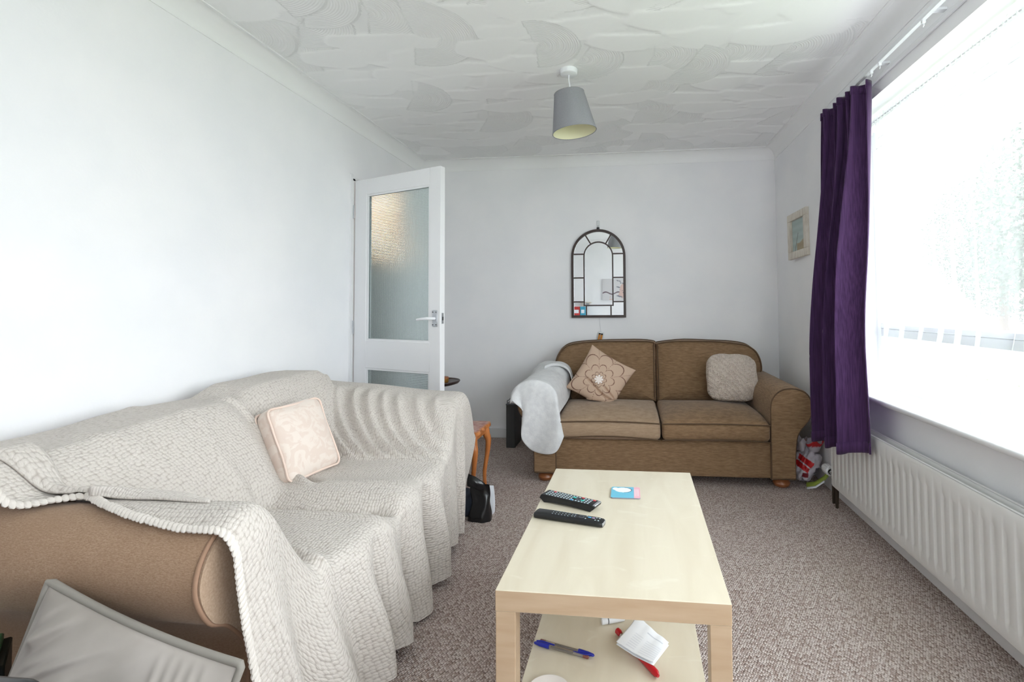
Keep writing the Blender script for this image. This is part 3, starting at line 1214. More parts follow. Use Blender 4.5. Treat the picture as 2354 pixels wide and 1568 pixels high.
# ================================================================== RADIATOR
def make_radiator():
    t = thing('radiator', 'long white ribbed double panel radiator under the window sill', 'radiator', (1.14, 2.0, 0.115))
    y0, y1, z0, z1 = 0.76, 2.96, 0.115, 0.512

    def panel(xf_, back):
        pit = 0.05
        ys = []
        n = int(round((y1 - y0) / pit))
        # per rib: flat, slope, groove, slope
        base = [0, 0.027, 0.033, 0.040, 0.046]
        for k in range(n):
            ys += [(y0 + k * pit + b, g_) for b, g_ in zip(base, (0, 0, 1, 1, 0))]
        ys.append((y1, 0))
        zs = [(z0, 0), (z0 + 0.012, 0), (z0 + 0.050, 0), (z0 + 0.064, 1), (z1 - 0.078, 1), (z1 - 0.062, 0), (z1 - 0.010, 0), (z1, 0)]
        P = np.zeros((len(ys), len(zs), 3))
        for i, (yy, gy) in enumerate(ys):
            for j, (zz, gz) in enumerate(zs):
                edge = 0.004 if (j in (0, len(zs) - 1)) else 0.0
                gro = 0.005 * gy * gz if 0.02 < i else 0
                P[i, j] = (xf_ + edge + gro, yy, zz)
        gg = G().grid(P)
        # rim and back
        gg.box((xf_ + 0.009, y0, z0), (xf_ + 0.020, y1, z1))
        return gg

    obj('front_panel', panel(1.107, False), M['radiator'], t)
    obj('rear_panel', panel(1.157, True), M['radiator'], t)
    gg = G()
    yy = y0 + 0.03
    fin = []
    while yy < y1 - 0.03:
        fin.append((yy, 0.0))
        yy += 0.02
    P = []
    for k, (yv, _) in enumerate(fin):
        P.append([[1.129 if k % 2 else 1.154, yv, z0 + 0.02], [1.129 if k % 2 else 1.154, yv, z1 - 0.03]])
    obj('convector_fins', gg.grid(np.array(P)), M['radiator'], t, smooth=False)
    for yv in (y1 - 0.25, y0 + 0.25, 1.86):
        obj('wall_bracket', G().box((1.177, yv - 0.02, z0 + 0.02), (XR - 0.002, yv + 0.02, z1 - 0.03)), M['radiator'], t, smooth=False)
    # thermostatic valve at the far end
    v = G().tube([(1.135, y1, 0.165), (1.135, y1 + 0.09, 0.165)], 0.012, 12)
    o = obj('valve_body', v, M['chrome'], t)
    kn = G()
    th = np.linspace(0, 2 * PI, 48, endpoint=False)
    P = []
    for (yy, r0) in ((y1 + 0.082, 0.017), (y1 + 0.090, 0.026), (y1 + 0.150, 0.027), (y1 + 0.166, 0.022), (y1 + 0.169, 0.002)):
        rr = r0 * (1 + 0.05 * np.sign(np.sin(th * 12)) * (0.02 < r0 - 0.003 and r0 > 0.0255))
        P.append(np.stack([1.135 + rr * np.cos(th), np.full_like(th, yy), 0.165 + rr * np.sin(th)], -1))
    obj('valve_knob', kn.grid(np.array(P), cv=True), M['pvc'], o)
    obj('supply_pipe', G().tube([(1.135, y1 + 0.05, 0.155), (1.135, y1 + 0.05, 0.0)], 0.0085, 10), M['copper'], t)
    obj('lock_shield', G().tube([(1.125, y1 - 0.02, 0.115), (1.125, y1 - 0.02, 0.08), (1.125, y1 - 0.02, 0.0)], [0.011, 0.011, 0.008], 10), M['copper'], t)


make_radiator()


# ================================================================== PENDANT LAMPS
def pendant(c, label, tilt):
    cx, cy = c
    t = thing('pendant_lamp', label, 'lamp', (cx, cy, H), 0, 'grey drum pendant lamps')
    obj('ceiling_rose', G().lathe([(0.0, -0.030), (0.040, -0.030), (0.046, -0.026), (0.048, 0.0)], (cx, cy, H), 28, cap0=False), M['pvc'], t)
    top = Vector((cx, cy, 2.298))
    obj('flex', G().tube(catmull([(cx, cy, H - 0.028), (cx - 0.001, cy, H - 0.06), (cx + 0.004, cy, H - 0.09), (cx + 0.001, cy, 2.30), (cx, cy, 2.28)], 18), 0.0035, 8), M['pvc'], t)
    mt = Matrix.Translation(top) @ tilt @ Matrix.Translation(Vector((0, 0, -2.318)))
    T2 = Matrix.Translation((0, 0, 2.318)) @ Matrix.Identity(4)
    n = 56
    rt, rb, hh = 0.083, 0.122, 0.215
    local = Matrix.Translation(top) @ tilt
    o = obj('lampshade', G().lathe([(rt, 0.0), (rb, -hh), (rb - 0.002, -hh - 0.001)], (0, 0, 0), n, local), M['lamp_out'], t, label='grey linen drum shade')
    obj('shade_lining', G().lathe([(rt - 0.002, -0.001), (rb - 0.002, -hh - 0.001)], (0, 0, 0), n, local), M['lamp_in'], o, label='cream inner lining')
    th = np.linspace(0, 2 * PI, 48, endpoint=False)
    for (rr, zz) in ((rt, 0.0), (rb, -hh)):
        pts = xf(np.stack([(rr - 0.001) * np.cos(th), (rr - 0.001) * np.sin(th), np.full_like(th, zz)], -1), local)
        obj('rim_tape', G().tube(pts, 0.0022, 6, closed=True), M['lamp_out'], o)
    sp = G()
    for k in range(3):
        a = k * 2 * PI / 3 + 0.4
        sp.tube(xf([(0.018 * math.cos(a), 0.018 * math.sin(a), -0.03), (rt * math.cos(a), rt * math.sin(a), -0.004)], local), 0.0018, 6)
    sp.tube(xf(np.stack([0.018 * np.cos(th), 0.018 * np.sin(th), np.full_like(th, -0.03)], -1), local), 0.002, 6, closed=True)
    obj('spider_ring', sp, M['pvc'], t)
    obj('lamp_holder', G().lathe([(0.010, 0.0), (0.017, -0.012), (0.017, -0.05), (0.014, -0.055)], tuple(top + Vector((0, 0, -0.01))), 16, cap1=True), M['pvc'], t)
    ab = np.linspace(0, PI - 0.35, 12)
    obj('bulb', G().lathe([(0.028 * math.sin(a) + (0.0 if a else 0.0005), -0.028 * math.cos(a)) for a in ab] + [(0.012, 0.05)], tuple(top + Vector((0, 0, -0.115))), 16), M['pvc'], t)


pendant((-0.325, 2.677), 'grey linen pendant lampshade tilted under the ceiling in view', Matrix.Rotation(math.radians(-7.5), 4, 'Y') @ Matrix.Rotation(math.radians(2.0), 4, 'X'))
pendant((-0.25, 0.43), 'second grey pendant lampshade, behind the viewer, seen in the arched mirror', Matrix.Rotation(math.radians(0.5), 4, 'Y'))


# ================================================================== ARCHED MIRROR
def make_mirror():
    cx = -0.2735
    zb, zt = 1.034, 1.791
    R = 0.2325
    zc = zt - R
    y1 = YB - 0.003
    t = thing('wall_mirror', 'arched window-style mirror with dark brown bars over the brown sofa', 'mirror', (cx, y1, zb))

    def outline(r, bot, n=28):
        a = np.linspace(PI, 0, n)
        return [(cx - r, bot)] + [(cx + r * math.cos(q), zc + r * math.sin(q)) for q in a] + [(cx + r, bot)]

    glass = outline(R - 0.008, zb + 0.008)
    obj('mirror_glass', G().prism(glass, 1, y1 - 0.012, y1 - 0.004), M['mirror'], t, smooth=False)

    def band(o_in, o_out, name, d0=0.026, parent=t):
        n = len(o_in)
        P = np.zeros((n, 4, 3))
        for i in range(n):
            for k, (q, yy) in enumerate(((o_in[i], y1 - 0.010), (o_in[i], y1 - d0), (o_out[i], y1 - d0), (o_out[i], y1))):
                P[i, k] = (q[0], yy, q[1])
        return obj(name, G().grid(P, cu=True, cv=True), M['dark_wood'], parent)

    band(outline(R - 0.021, zb + 0.021), outline(R, zb), 'frame')
    r2 = 0.1285
    zi = zb + 0.098
    band(outline(r2 - 0.0115, zi + 0.0115), outline(r2, zi), 'inner_arch', 0.020)

    def bar(p, q, wd=0.0115):
        p = np.array(p)
        q = np.array(q)
        d = (q - p) / np.linalg.norm(q - p)
        nn = np.array([-d[1], d[0]]) * wd / 2
        poly = [p + nn, q + nn, q - nn, p - nn]
        obj('glazing_bar', G().prism(poly, 1, y1 - 0.019, y1 - 0.010), M['dark_wood'], t, smooth=False)

    for z in (zb + 0.545, zb + 0.341, zb + 0.135):
        for s in (-1, 1):
            bar((cx + s * (r2 - 0.004), z), (cx + s * (R - 0.010), z))
    for s in (-1, 1):
        a = PI / 2 - s * math.radians(31)
        bar((cx + (r2 - 0.004) * math.cos(a), zc + (r2 - 0.004) * math.sin(a)), (cx + (R - 0.01) * math.cos(a), zc + (R - 0.01) * math.sin(a)))
        bar((cx + s * 0.105, zb + 0.010), (cx + s * 0.105, zi + 0.004))
    obj('hanging_ring', G().box((cx - 0.012, y1 - 0.02, zt - 0.004), (cx + 0.012, y1 - 0.006, zt + 0.018), 0.004, 2), M['black'], t)
    hk = thing('adhesive_hook', 'clear adhesive hook above the arched mirror', 'hook', (cx, YB, 1.85))
    obj('hook_plate', G().box((cx - 0.013, YB - 0.004, 1.80), (cx + 0.013, YB, 1.868), 0.003, 1), M['clear_plastic'], hk)
    obj('hook_peg', G().tube([(cx, YB - 0.003, 1.825), (cx, YB - 0.015, 1.815), (cx, YB - 0.02, 1.822)], 0.004, 8), M['clear_plastic'], hk)
    # battery box on a thin wire hanging under the mirror
    bx = thing('battery_box', 'small clear battery box with orange cells on a thin wire under the mirror', 'battery box', (-0.262, YB - 0.02, 0.86))
    tl = Matrix.Translation((-0.262, YB - 0.022, 0.868)) @ Matrix.Rotation(math.radians(12), 4, 'Y')
    obj('case', G().box((-0.024, 0.0, -0.045), (0.024, 0.016, 0.045), 0.003, 1, tl), M['clear_plastic'], bx)
    for s in (-1, 1):
        cell = obj('battery', G().tube(xf([(s * 0.010, -0.004, -0.036), (s * 0.010, -0.004, 0.022)], tl), 0.008, 12), M['amber'], bx, label='orange battery')
        obj('battery_end', G().tube(xf([(s * 0.010, -0.004, 0.022), (s * 0.010, -0.004, 0.034)], tl), 0.008, 12), M['black'], cell)
    obj('wire', G().tube(catmull([(-0.268, YB - 0.006, 1.03), (-0.265, YB - 0.006, 0.98), (-0.258, YB - 0.010, 0.93), (-0.256, YB - 0.018, 0.91)], 14), 0.0016, 6), M['clear_plastic'], bx)


make_mirror()


# ================================================================== SMALL PICTURE on the window wall
def make_picture():
    y0, y1, z0, z1 = 3.50, 3.835, 1.462, 1.792
    # hangs a little crooked, its near side tipped off the wall
    ori = Matrix.Translation((XR - 0.004, 3.665, 1.628)) @ Matrix.Rotation(math.radians(4.0), 4, 'Z') @ Matrix.Rotation(math.radians(-1.5), 4, 'X')
    t = thing('picture_frame', 'white-washed wooden picture frame with a pale beach print by the curtain', 'picture', (XR, 3.665, 1.628))
    wd, ht = 0.165, 0.165
    fw = 0.052
    d0, d1 = -0.030, -0.004
    for (a, b_, c, e) in ((-wd, wd, ht - fw, ht), (-wd, wd, -ht, -ht + fw), (-wd, -wd + fw, -ht + fw, ht - fw), (wd - fw, wd, -ht + fw, ht - fw)):
        obj('frame_bar', G().box((d0, a, c), (d1, b_, e), 0.004, 2, ori), M['limed'], t)
    n = 60
    A, B = np.meshgrid(np.linspace(-wd + fw - 0.003, wd - fw + 0.003, n), np.linspace(-ht + fw - 0.003, ht - fw + 0.003, n), indexing='ij')
    P = np.stack([np.full_like(A, -0.012), A, B], -1).reshape(-1, 3)
    u = (A.ravel() + wd) / (2 * wd)
    v = (B.ravel() + ht) / (2 * ht)
    sky = np.array(lin((176, 190, 188)))
    sand = np.array(lin((170, 156, 132)))
    col = np.where((v < 0.36 + 0.04 * np.sin(u * 9))[:, None] & (u < 0.62)[:, None], sand, sky)
    st = np.abs((u - 0.66) + (v - 0.3) * 0.5) < 0.012
    col = np.where((st & (v < 0.55))[:, None], np.array(lin((110, 108, 100))), col)
    col = col * (1 + 0.06 * np.sin(v * 40))[:, None]
    obj('beach_print', G().grid(xf(P, ori).reshape(n, n, 3)), M['print_paper'], t, smooth=False, pr=col, label='pale beach print')


make_picture()

# ================================================================== BROWN SOFA by the back wall
def make_brown_sofa():
    t = thing('sofa', 'brown chenille two seater sofa with rolled arms by the back wall', 'sofa', (0.17, 3.7, 0))
    y0, y1 = 3.19, 4.18
    C = M['chenille']
    P_ = M['chenille_pipe']
    g = G()
    g.raw(*rbox((0.176, 3.70, 0.172), (1.37, 0.985, 0.228), 0.018, 8))
    obj('base', g, C, t)
    obj('back_frame', G().raw(*rbox((0.176, 4.10, 0.46), (1.56, 0.16, 0.62), 0.05, 8)), C, t)

    def arm(sg):
        # front outline (outer side to +u), u measured from the sofa centre line
        cxs = 0.1785
        pts = [(0.665, 0.058), (0.807, 0.058), (0.808, 0.18), (0.818, 0.30), (0.840, 0.36), (0.885, 0.415), (0.912, 0.47), (0.914, 0.53), (0.892, 0.582), (0.850, 0.612), (0.795, 0.622), (0.735, 0.612), (0.690, 0.575), (0.668, 0.52), (0.665, 0.40)]
        lo = catmull(pts[1:], 60)
        out = np.vstack([[pts[0]], lo])
        m = len(out)
        ctr = np.array([0.75, 0.40])
        P = np.zeros((4, m, 3))
        for k, (yy, s) in enumerate(((y0, 0.985), (y0 + 0.012, 1.0), (y1 - 0.02, 1.0), (y1, 0.98))):
            q = ctr + (out - ctr) * s
            P[k, :, 0] = cxs + sg * q[:, 0]
            P[k, :, 1] = yy
            P[k, :, 2] = q[:, 1]
        g2 = G().grid(P, cv=True)
        g2.f.append(tuple(range(m))[::-1])
        g2.f.append(tuple(range(3 * m, 4 * m)))
        a = obj('arm', g2, C, t)
        # scroll panel on the front, piped round its edge
        ins = ctr + (out - ctr) * 0.95
        obj('arm_front_panel', G().prism([(cxs + sg * q[0], q[1]) for q in ins], 1, y0 - 0.006, y0 + 0.002), C, a)
        pp = ctr + (out - ctr) * 0.975
        obj('arm_piping', G().tube([(cxs + sg * q[0], y0 - 0.003, q[1]) for q in pp], 0.0042, 6, closed=True), P_, a)

    arm(1)
    arm(-1)
    # seat cushions
    for (xa, xb, kk) in ((-0.485, 0.174, 0), (0.182, 0.838, 1)):
        cx, wd = (xa + xb) / 2, xb - xa

        def puff(q, kk=kk):
            q = q.copy()
            fr = ss(0.12, 0.40, -q[:, 1])                       # 1 at the front
            q[:, 2] += np.where(q[:, 2] > 0, -0.022 * fr, 0.0)
            return q

        c = obj('seat_cushion', G().raw(*rbox((cx, 3.49, 0.358), (wd, 0.66, 0.135), 0.030, 12, (0.0, 0.012, 0.030), wr=0.003, seed=3 + kk, squash=puff)), M['chenille_light'] if kk == 0 else C, t, label='paler worn seat cushion' if kk == 0 else None)
        for zz in (0.400, 0.298):
            x0_, x1_, yf, yb_ = xa + 0.006, xb - 0.006, 3.158, 3.80
            xs = np.linspace(-1, 1, 24)
            front = [(cx + wd * 0.5 * 0.985 * s, 3.163 - 0.010 * (1 - s ** 2), zz + (0.012 if zz > .35 else 0.022) * (1 - s ** 2) * (0.6 if kk else 1.0) - 0.006) for s in xs]
            if kk == 0:
                loop = list(front)
            else:
                loop = [(xa + 0.001, 3.4, zz - 0.003), (xa + 0.003, 3.19, zz - 0.006)] + front
            loop = loop + [(xb - 0.003, 3.19, zz - 0.006), (xb - 0.001, 3.4, zz - 0.003), (xb - 0.003, 3.78, zz)]
            obj('seat_piping', G().tube(loop, 0.0042, 6), P_, c)

    # back cushions, T-shaped towards the arms
    for kk, (xa, xb, sg) in enumerate(((-0.60, 0.186, -1), (0.192, 0.985, 1))):
        cx, wd = (xa + xb) / 2, xb - xa
        ny, nz = 40, 34

        def outline(s, xa=xa, xb=xb, sg=sg):
            """s 0..1 round the front face: returns x,z"""
            outer, inner = (xa, xb) if sg < 0 else (xb, xa)
            step = 0.10 * sg
            ctl = [(inner, 0.395), (inner, 0.62), (inner - 0.000 * sg, 0.80), (inner + 0.035 * sg, 0.845), (cx, 0.852), (outer - 0.14 * sg, 0.838), (outer - 0.045 * sg, 0.795), (outer, 0.72), (outer + 0.008 * sg, 0.63), (outer - 0.03 * sg, 0.595), (outer - 0.105 * sg, 0.555), (outer - 0.125 * sg, 0.395)]
            return catmull(ctl, 72)

        o2 = outline(0)
        ctr = np.array([cx, 0.64])
        m = len(o2)
        rings = []
        # front pole .. bulge .. seam .. side .. back seam
        prof_ = [(0.02, -0.064), (0.25, -0.064), (0.5, -0.062), (0.72, -0.052), (0.88, -0.018), (0.965, -0.004), (1.0, 0.014), (1.004, 0.04), (1.0, 0.10), (0.96, 0.125), (0.7, 0.145), (0.02, 0.15)]
        for (s, d) in prof_:
            q = ctr + (o2 - ctr) * s
            yb_ = 3.90 + (q[:, 1] - 0.45) * 0.22 + d
            pt = np.stack([q[:, 0], yb_, q[:, 1]], -1)
            pt[:, 1] += 0.006 * wob(pt, 16, 20 + kk)
            pt[:, 2] += 0.006 * wob(pt, 12, 40 + kk) * (pt[:, 2] > 0.7)
            rings.append(pt)
        R = np.array(rings)
        g3 = G().grid(R, cv=True)
        g3.f.append(tuple(range(m))[::-1])
        g3.f.append(tuple(range((len(prof_) - 1) * m, len(prof_) * m)))
        c = obj('back_cushion', g3, C, t)
        for ring in (5, 8):
            obj('cushion_piping', G().tube(R[ring] + np.array([0, -0.003, 0.003]), 0.0045, 6, closed=True), P_, c)
    # bun feet
    for (x, y) in ((-0.565, 3.26), (0.920, 3.26), (-0.565, 4.1), (0.920, 4.1)):
        obj('bun_foot', G().lathe([(0.030, 0.0), (0.046, 0.010), (0.052, 0.026), (0.046, 0.044), (0.034, 0.056), (0.034, 0.062)], (x, y, 0.0), 20, cap0=True), M['bun'], t, label='round varnished bun foot')
    # stitched seam lines where base meets arms
    for x in (-0.489, 0.846):
        obj('seam', G().tube([(x, 3.199, 0.07), (x, 3.199, 0.29)], 0.004, 6), P_, t)


make_brown_sofa()


def make_arm_throw():
    """pale fleece over the left arm of the brown sofa"""
    t = thing('throw_blanket', 'pale grey blanket draped over the left arm of the brown sofa', 'blanket', (-0.6, 3.4, 0.62))
    # across-arm path: outer low edge, over the roll, down to the seat
    acr = catmull([(-0.785, 0.50), (-0.775, 0.565), (-0.735, 0.620), (-0.672, 0.648), (-0.60, 0.650), (-0.530, 0.625), (-0.485, 0.575), (-0.470, 0.50), (-0.462, 0.448)], 46)
    bot = catmull([(-0.755, 0.535), (-0.70, 0.47), (-0.690, 0.40), (-0.705, 0.345), (-0.700, 0.27), (-0.645, 0.205), (-0.56, 0.190), (-0.475, 0.215), (-0.430, 0.305)], 46)
    nA = len(acr)
    rows = []
    ysb = np.linspace(3.86, 3.19, 26)
    for k, yy in enumerate(ysb):
        s = k / (len(ysb) - 1)
        q = acr.copy()
        # back end climbs against the back cushion
        lift = 0.05 * ss(3.66, 3.86, yy)
        pt = np.stack([q[:, 0], np.full(nA, yy), q[:, 1] + lift], -1)
        pt[:, 1] += 0.05 * ss(0.4, 0, s) * np.sin(np.linspace(0, 5, nA))
        rows.append(pt)
    nd = 22
    for k in range(1, nd + 1):
        s = k / nd
        e = ss(0, 1, s) * 0.3 + s * 0.7
        q = acr * (1 - e) + bot * e
        yy = 3.175 - 0.012 * np.sin(s * PI * 0.5) - 0.018 * np.sin(np.linspace(0, 15, nA) + 0.6 + 0.8 * s) * s ** 0.7 - 0.014 * np.sin(np.linspace(0, 6, nA) + 2.0) * s
        # round over the front edge of the arm
        if k < 4:
            yy = yy + (0.010, 0.004, 0.001)[k - 1]
        pt = np.stack([q[:, 0], yy, q[:, 1]], -1)
        rows.append(pt)
    P = np.array(rows)
    n1 = 0.006 * wob(P.reshape(-1, 3), 22, 8).reshape(P.shape[:2])
    P[:, :, 2] += np.abs(n1) * 0.8
    P[:, :, 1] -= np.abs(n1) * 0.8
    # creases near the back cushion
    for c0 in (3.62, 3.68):
        w_ = np.exp(-((P[:, :, 1] - c0 - 0.25 * (P[:, :, 0] + 0.55)) / 0.012) ** 2)
        P[:, :, 2] += 0.006 * w_ * (P[:, :, 1] > 3.2)
    obj('fleece', G().grid(P), M['greythrow'], t, fixn=False, solid=0.006, sub=1)
    # the folded-back inner end by the back cushion
    fl = catmull([(-0.66, 3.83, 0.672), (-0.60, 3.86, 0.690), (-0.53, 3.86, 0.685), (-0.475, 3.84, 0.650), (-0.445, 3.80, 0.58)], 30)
    F = np.stack([fl + np.array([0.0, 0.02, -0.012]), fl + np.array([0.0, 0.0, 0.010]), fl + np.array([0.0, -0.05, 0.012]), fl + np.array([0.003, -0.09, 0.004]), fl + np.array([0.004, -0.10, -0.012])], 0)
    obj('folded_end', G().grid(F), M['greythrow'], t, fixn=False, solid=0.006)


make_arm_throw()


def make_floral_cushion():
    t = thing('cushion', 'tan scatter cushion with a big flower outline standing on its corner', 'cushion', (-0.22, 3.62, 0.46))
    n = 150
    p, f, uv, e = pillow(0.375, 0.375, 0.15, n, 0.08, 0.40)
    # crumple: lower right corner folded under
    d = (uv[:, 0] * 0.35 - uv[:, 1] * 0.95)
    top = p[:, 2] > 0
    crease = np.exp(-((uv[:, 1] + 0.45 + 0.12 * np.sin(uv[:, 0] * 3)) / 0.05) ** 2) * ss(-0.7, -0.3, uv[:, 0])
    p[:, 2] -= 0.022 * crease * top
    cr2 = np.exp(-((uv[:, 1] + 0.30 * uv[:, 0] + 0.16) / 0.04) ** 2) * ss(0.2, 0.45, uv[:, 0]) * ss(1.0, 0.8, uv[:, 0])
    p[:, 2] -= 0.018 * cr2 * top
    p[:, 2] += 0.005 * wob(p, 25, 2) * top * (1 - np.max(np.abs(uv), 1) ** 6)
    # flower line drawing
    cx, cy = 0.0, -0.12
    U = uv[:, 0] - cx
    V = uv[:, 1] - cy
    r = np.hypot(U, V)
    th = np.arctan2(V, U) + 0.35
    base = np.array(lin((196, 170, 150)))
    line = np.array(lin((116, 84, 72)))
    col = np.tile(base, (len(p), 1))
    for (R0, amp, npet, w_) in ((0.30, 0.42, 9, 0.013), (0.62, 0.36, 9, 0.016), (1.08, 0.30, 9, 0.02)):
        pet = np.abs(np.cos(npet * th / 2.0)) ** 0.5
        rad = R0 * (1 - amp + amp * pet) + 0.02
        col = np.where((np.abs(r - rad) < w_)[:, None], line, col)
    sp = (np.abs(np.sin(npet * th / 2.0 + PI / 2)) * r < 0.018) & (r > 0.55) & (r < 1.3)
    col = np.where(sp[:, None], line, col)
    # small white flower in the middle
    pet = 0.09 + 0.11 * np.abs(np.cos(4 * th)) ** 0.8
    col = np.where((r < pet)[:, None], np.array(lin((236, 226, 220))), col)
    col = np.where(((np.abs(r - pet - 0.012) < 0.012))[:, None], line, col)
    rot2 = Matrix.Rotation(math.radians(-31), 4, 'Z')
    mt = frame((-0.225, 3.655, 0.600), (1, 0.03, 0.0), (0.0, 0.34, 1.0)) @ rot2
    q = xf(p, mt)
    # slumps on to the seat
    low = q[:, 2] < 0.465
    q[:, 2] = np.where(low, 0.465 + (q[:, 2] - 0.465) * 0.22, q[:, 2])
    q[:, 1] = np.where(low, q[:, 1] - 0.02, q[:, 1])
    m = obj('cover', G().raw(q, f), M['print_cloth'], t, pr=col)


make_floral_cushion()


def make_knit_cushion():
    t = thing('cushion', 'cream cable knit cushion against the right arm of the brown sofa', 'cushion', (0.71, 3.66, 0.46))
    p, f, uv, e = pillow(0.345, 0.325, 0.16, 60, -0.03, 0.30)
    # rounded corners
    a = np.abs(uv) + 1e-6
    k = np.max(a, 1) / (a[:, 0] ** 5 + a[:, 1] ** 5) ** 0.2
    p[:, :2] *= k[:, None]
    p += 0.004 * np.stack([wob(p, 60, 1), wob(p, 60, 2), wob(p, 60, 3)], 1)
    mt = frame((0.712, 3.685, 0.612), (1, 0.05, -0.04), (0.0, 0.32, 1.0))
    obj('cover', G().raw(xf(p, mt), f), M['cable'], t, uv=np.stack([uv[:, 0] * 0.17, uv[:, 1] * 0.17], 1) + 3.0)


make_knit_cushion()

# ================================================================== COFFEE TABLE
TAB = Matrix.Translation((-0.3303, 1.1875, 0)) @ Matrix.Rotation(-0.0125, 4, 'Z')


def make_table():
    t = thing('coffee_table', 'pale birch coffee table with square legs and a lower shelf', 'table', (-0.3303, 1.1875, 0), -0.0125)
    W = TAB
    g = G().box((0, 0, 0.4), (0.55, 0.90, 0.45), 0.0015, 1, W)
    tp = obj('table_top', g, M['birch'], t, smooth=False)
    tp.data.materials.append(M['birch_edge'])
    for p in tp.data.polygons:
        if abs(p.normal.z) < 0.5:
            p.material_index = 1
    for (x, y) in ((0.0, 0.0), (0.50, 0.0), (0.0, 0.85), (0.50, 0.85)):
        obj('leg', G().box((x + 0.0008, y + 0.0008, 0), (x + 0.0492, y + 0.0492, 0.4), 0.0015, 1, W), M['birch_edge'], t, smooth=False)
    sh = obj('shelf', G().box((0.047, 0.02, 0.172), (0.503, 0.88, 0.190), 0.001, 1, W), M['birch'], t, smooth=False)
    sh.data.materials.append(M['birch_edge'])
    for p in sh.data.polygons:
        if abs(p.normal.z) < 0.5:
            p.material_index = 1


make_table()
TZ = 0.4503
SZ = 0.1903


def keys(pts, s, m, parent, mt, z, name='keys', round_=True):
    g = G()
    for (a, b) in pts:
        if round_:
            g.lathe([(s, 0), (s * 0.95, 0.0012), (s * 0.5, 0.0018)], tuple(xf([(a, b, z)], mt)[0]), 10, cap1=True)
        else:
            g.box((a - s, b - s * 0.6, z - 0.0003), (a + s, b + s * 0.6, z + 0.0015), 0.0006, 1, mt)
    return obj(name, g, m, parent, kind='stuff' if len(pts) > 2 else None)


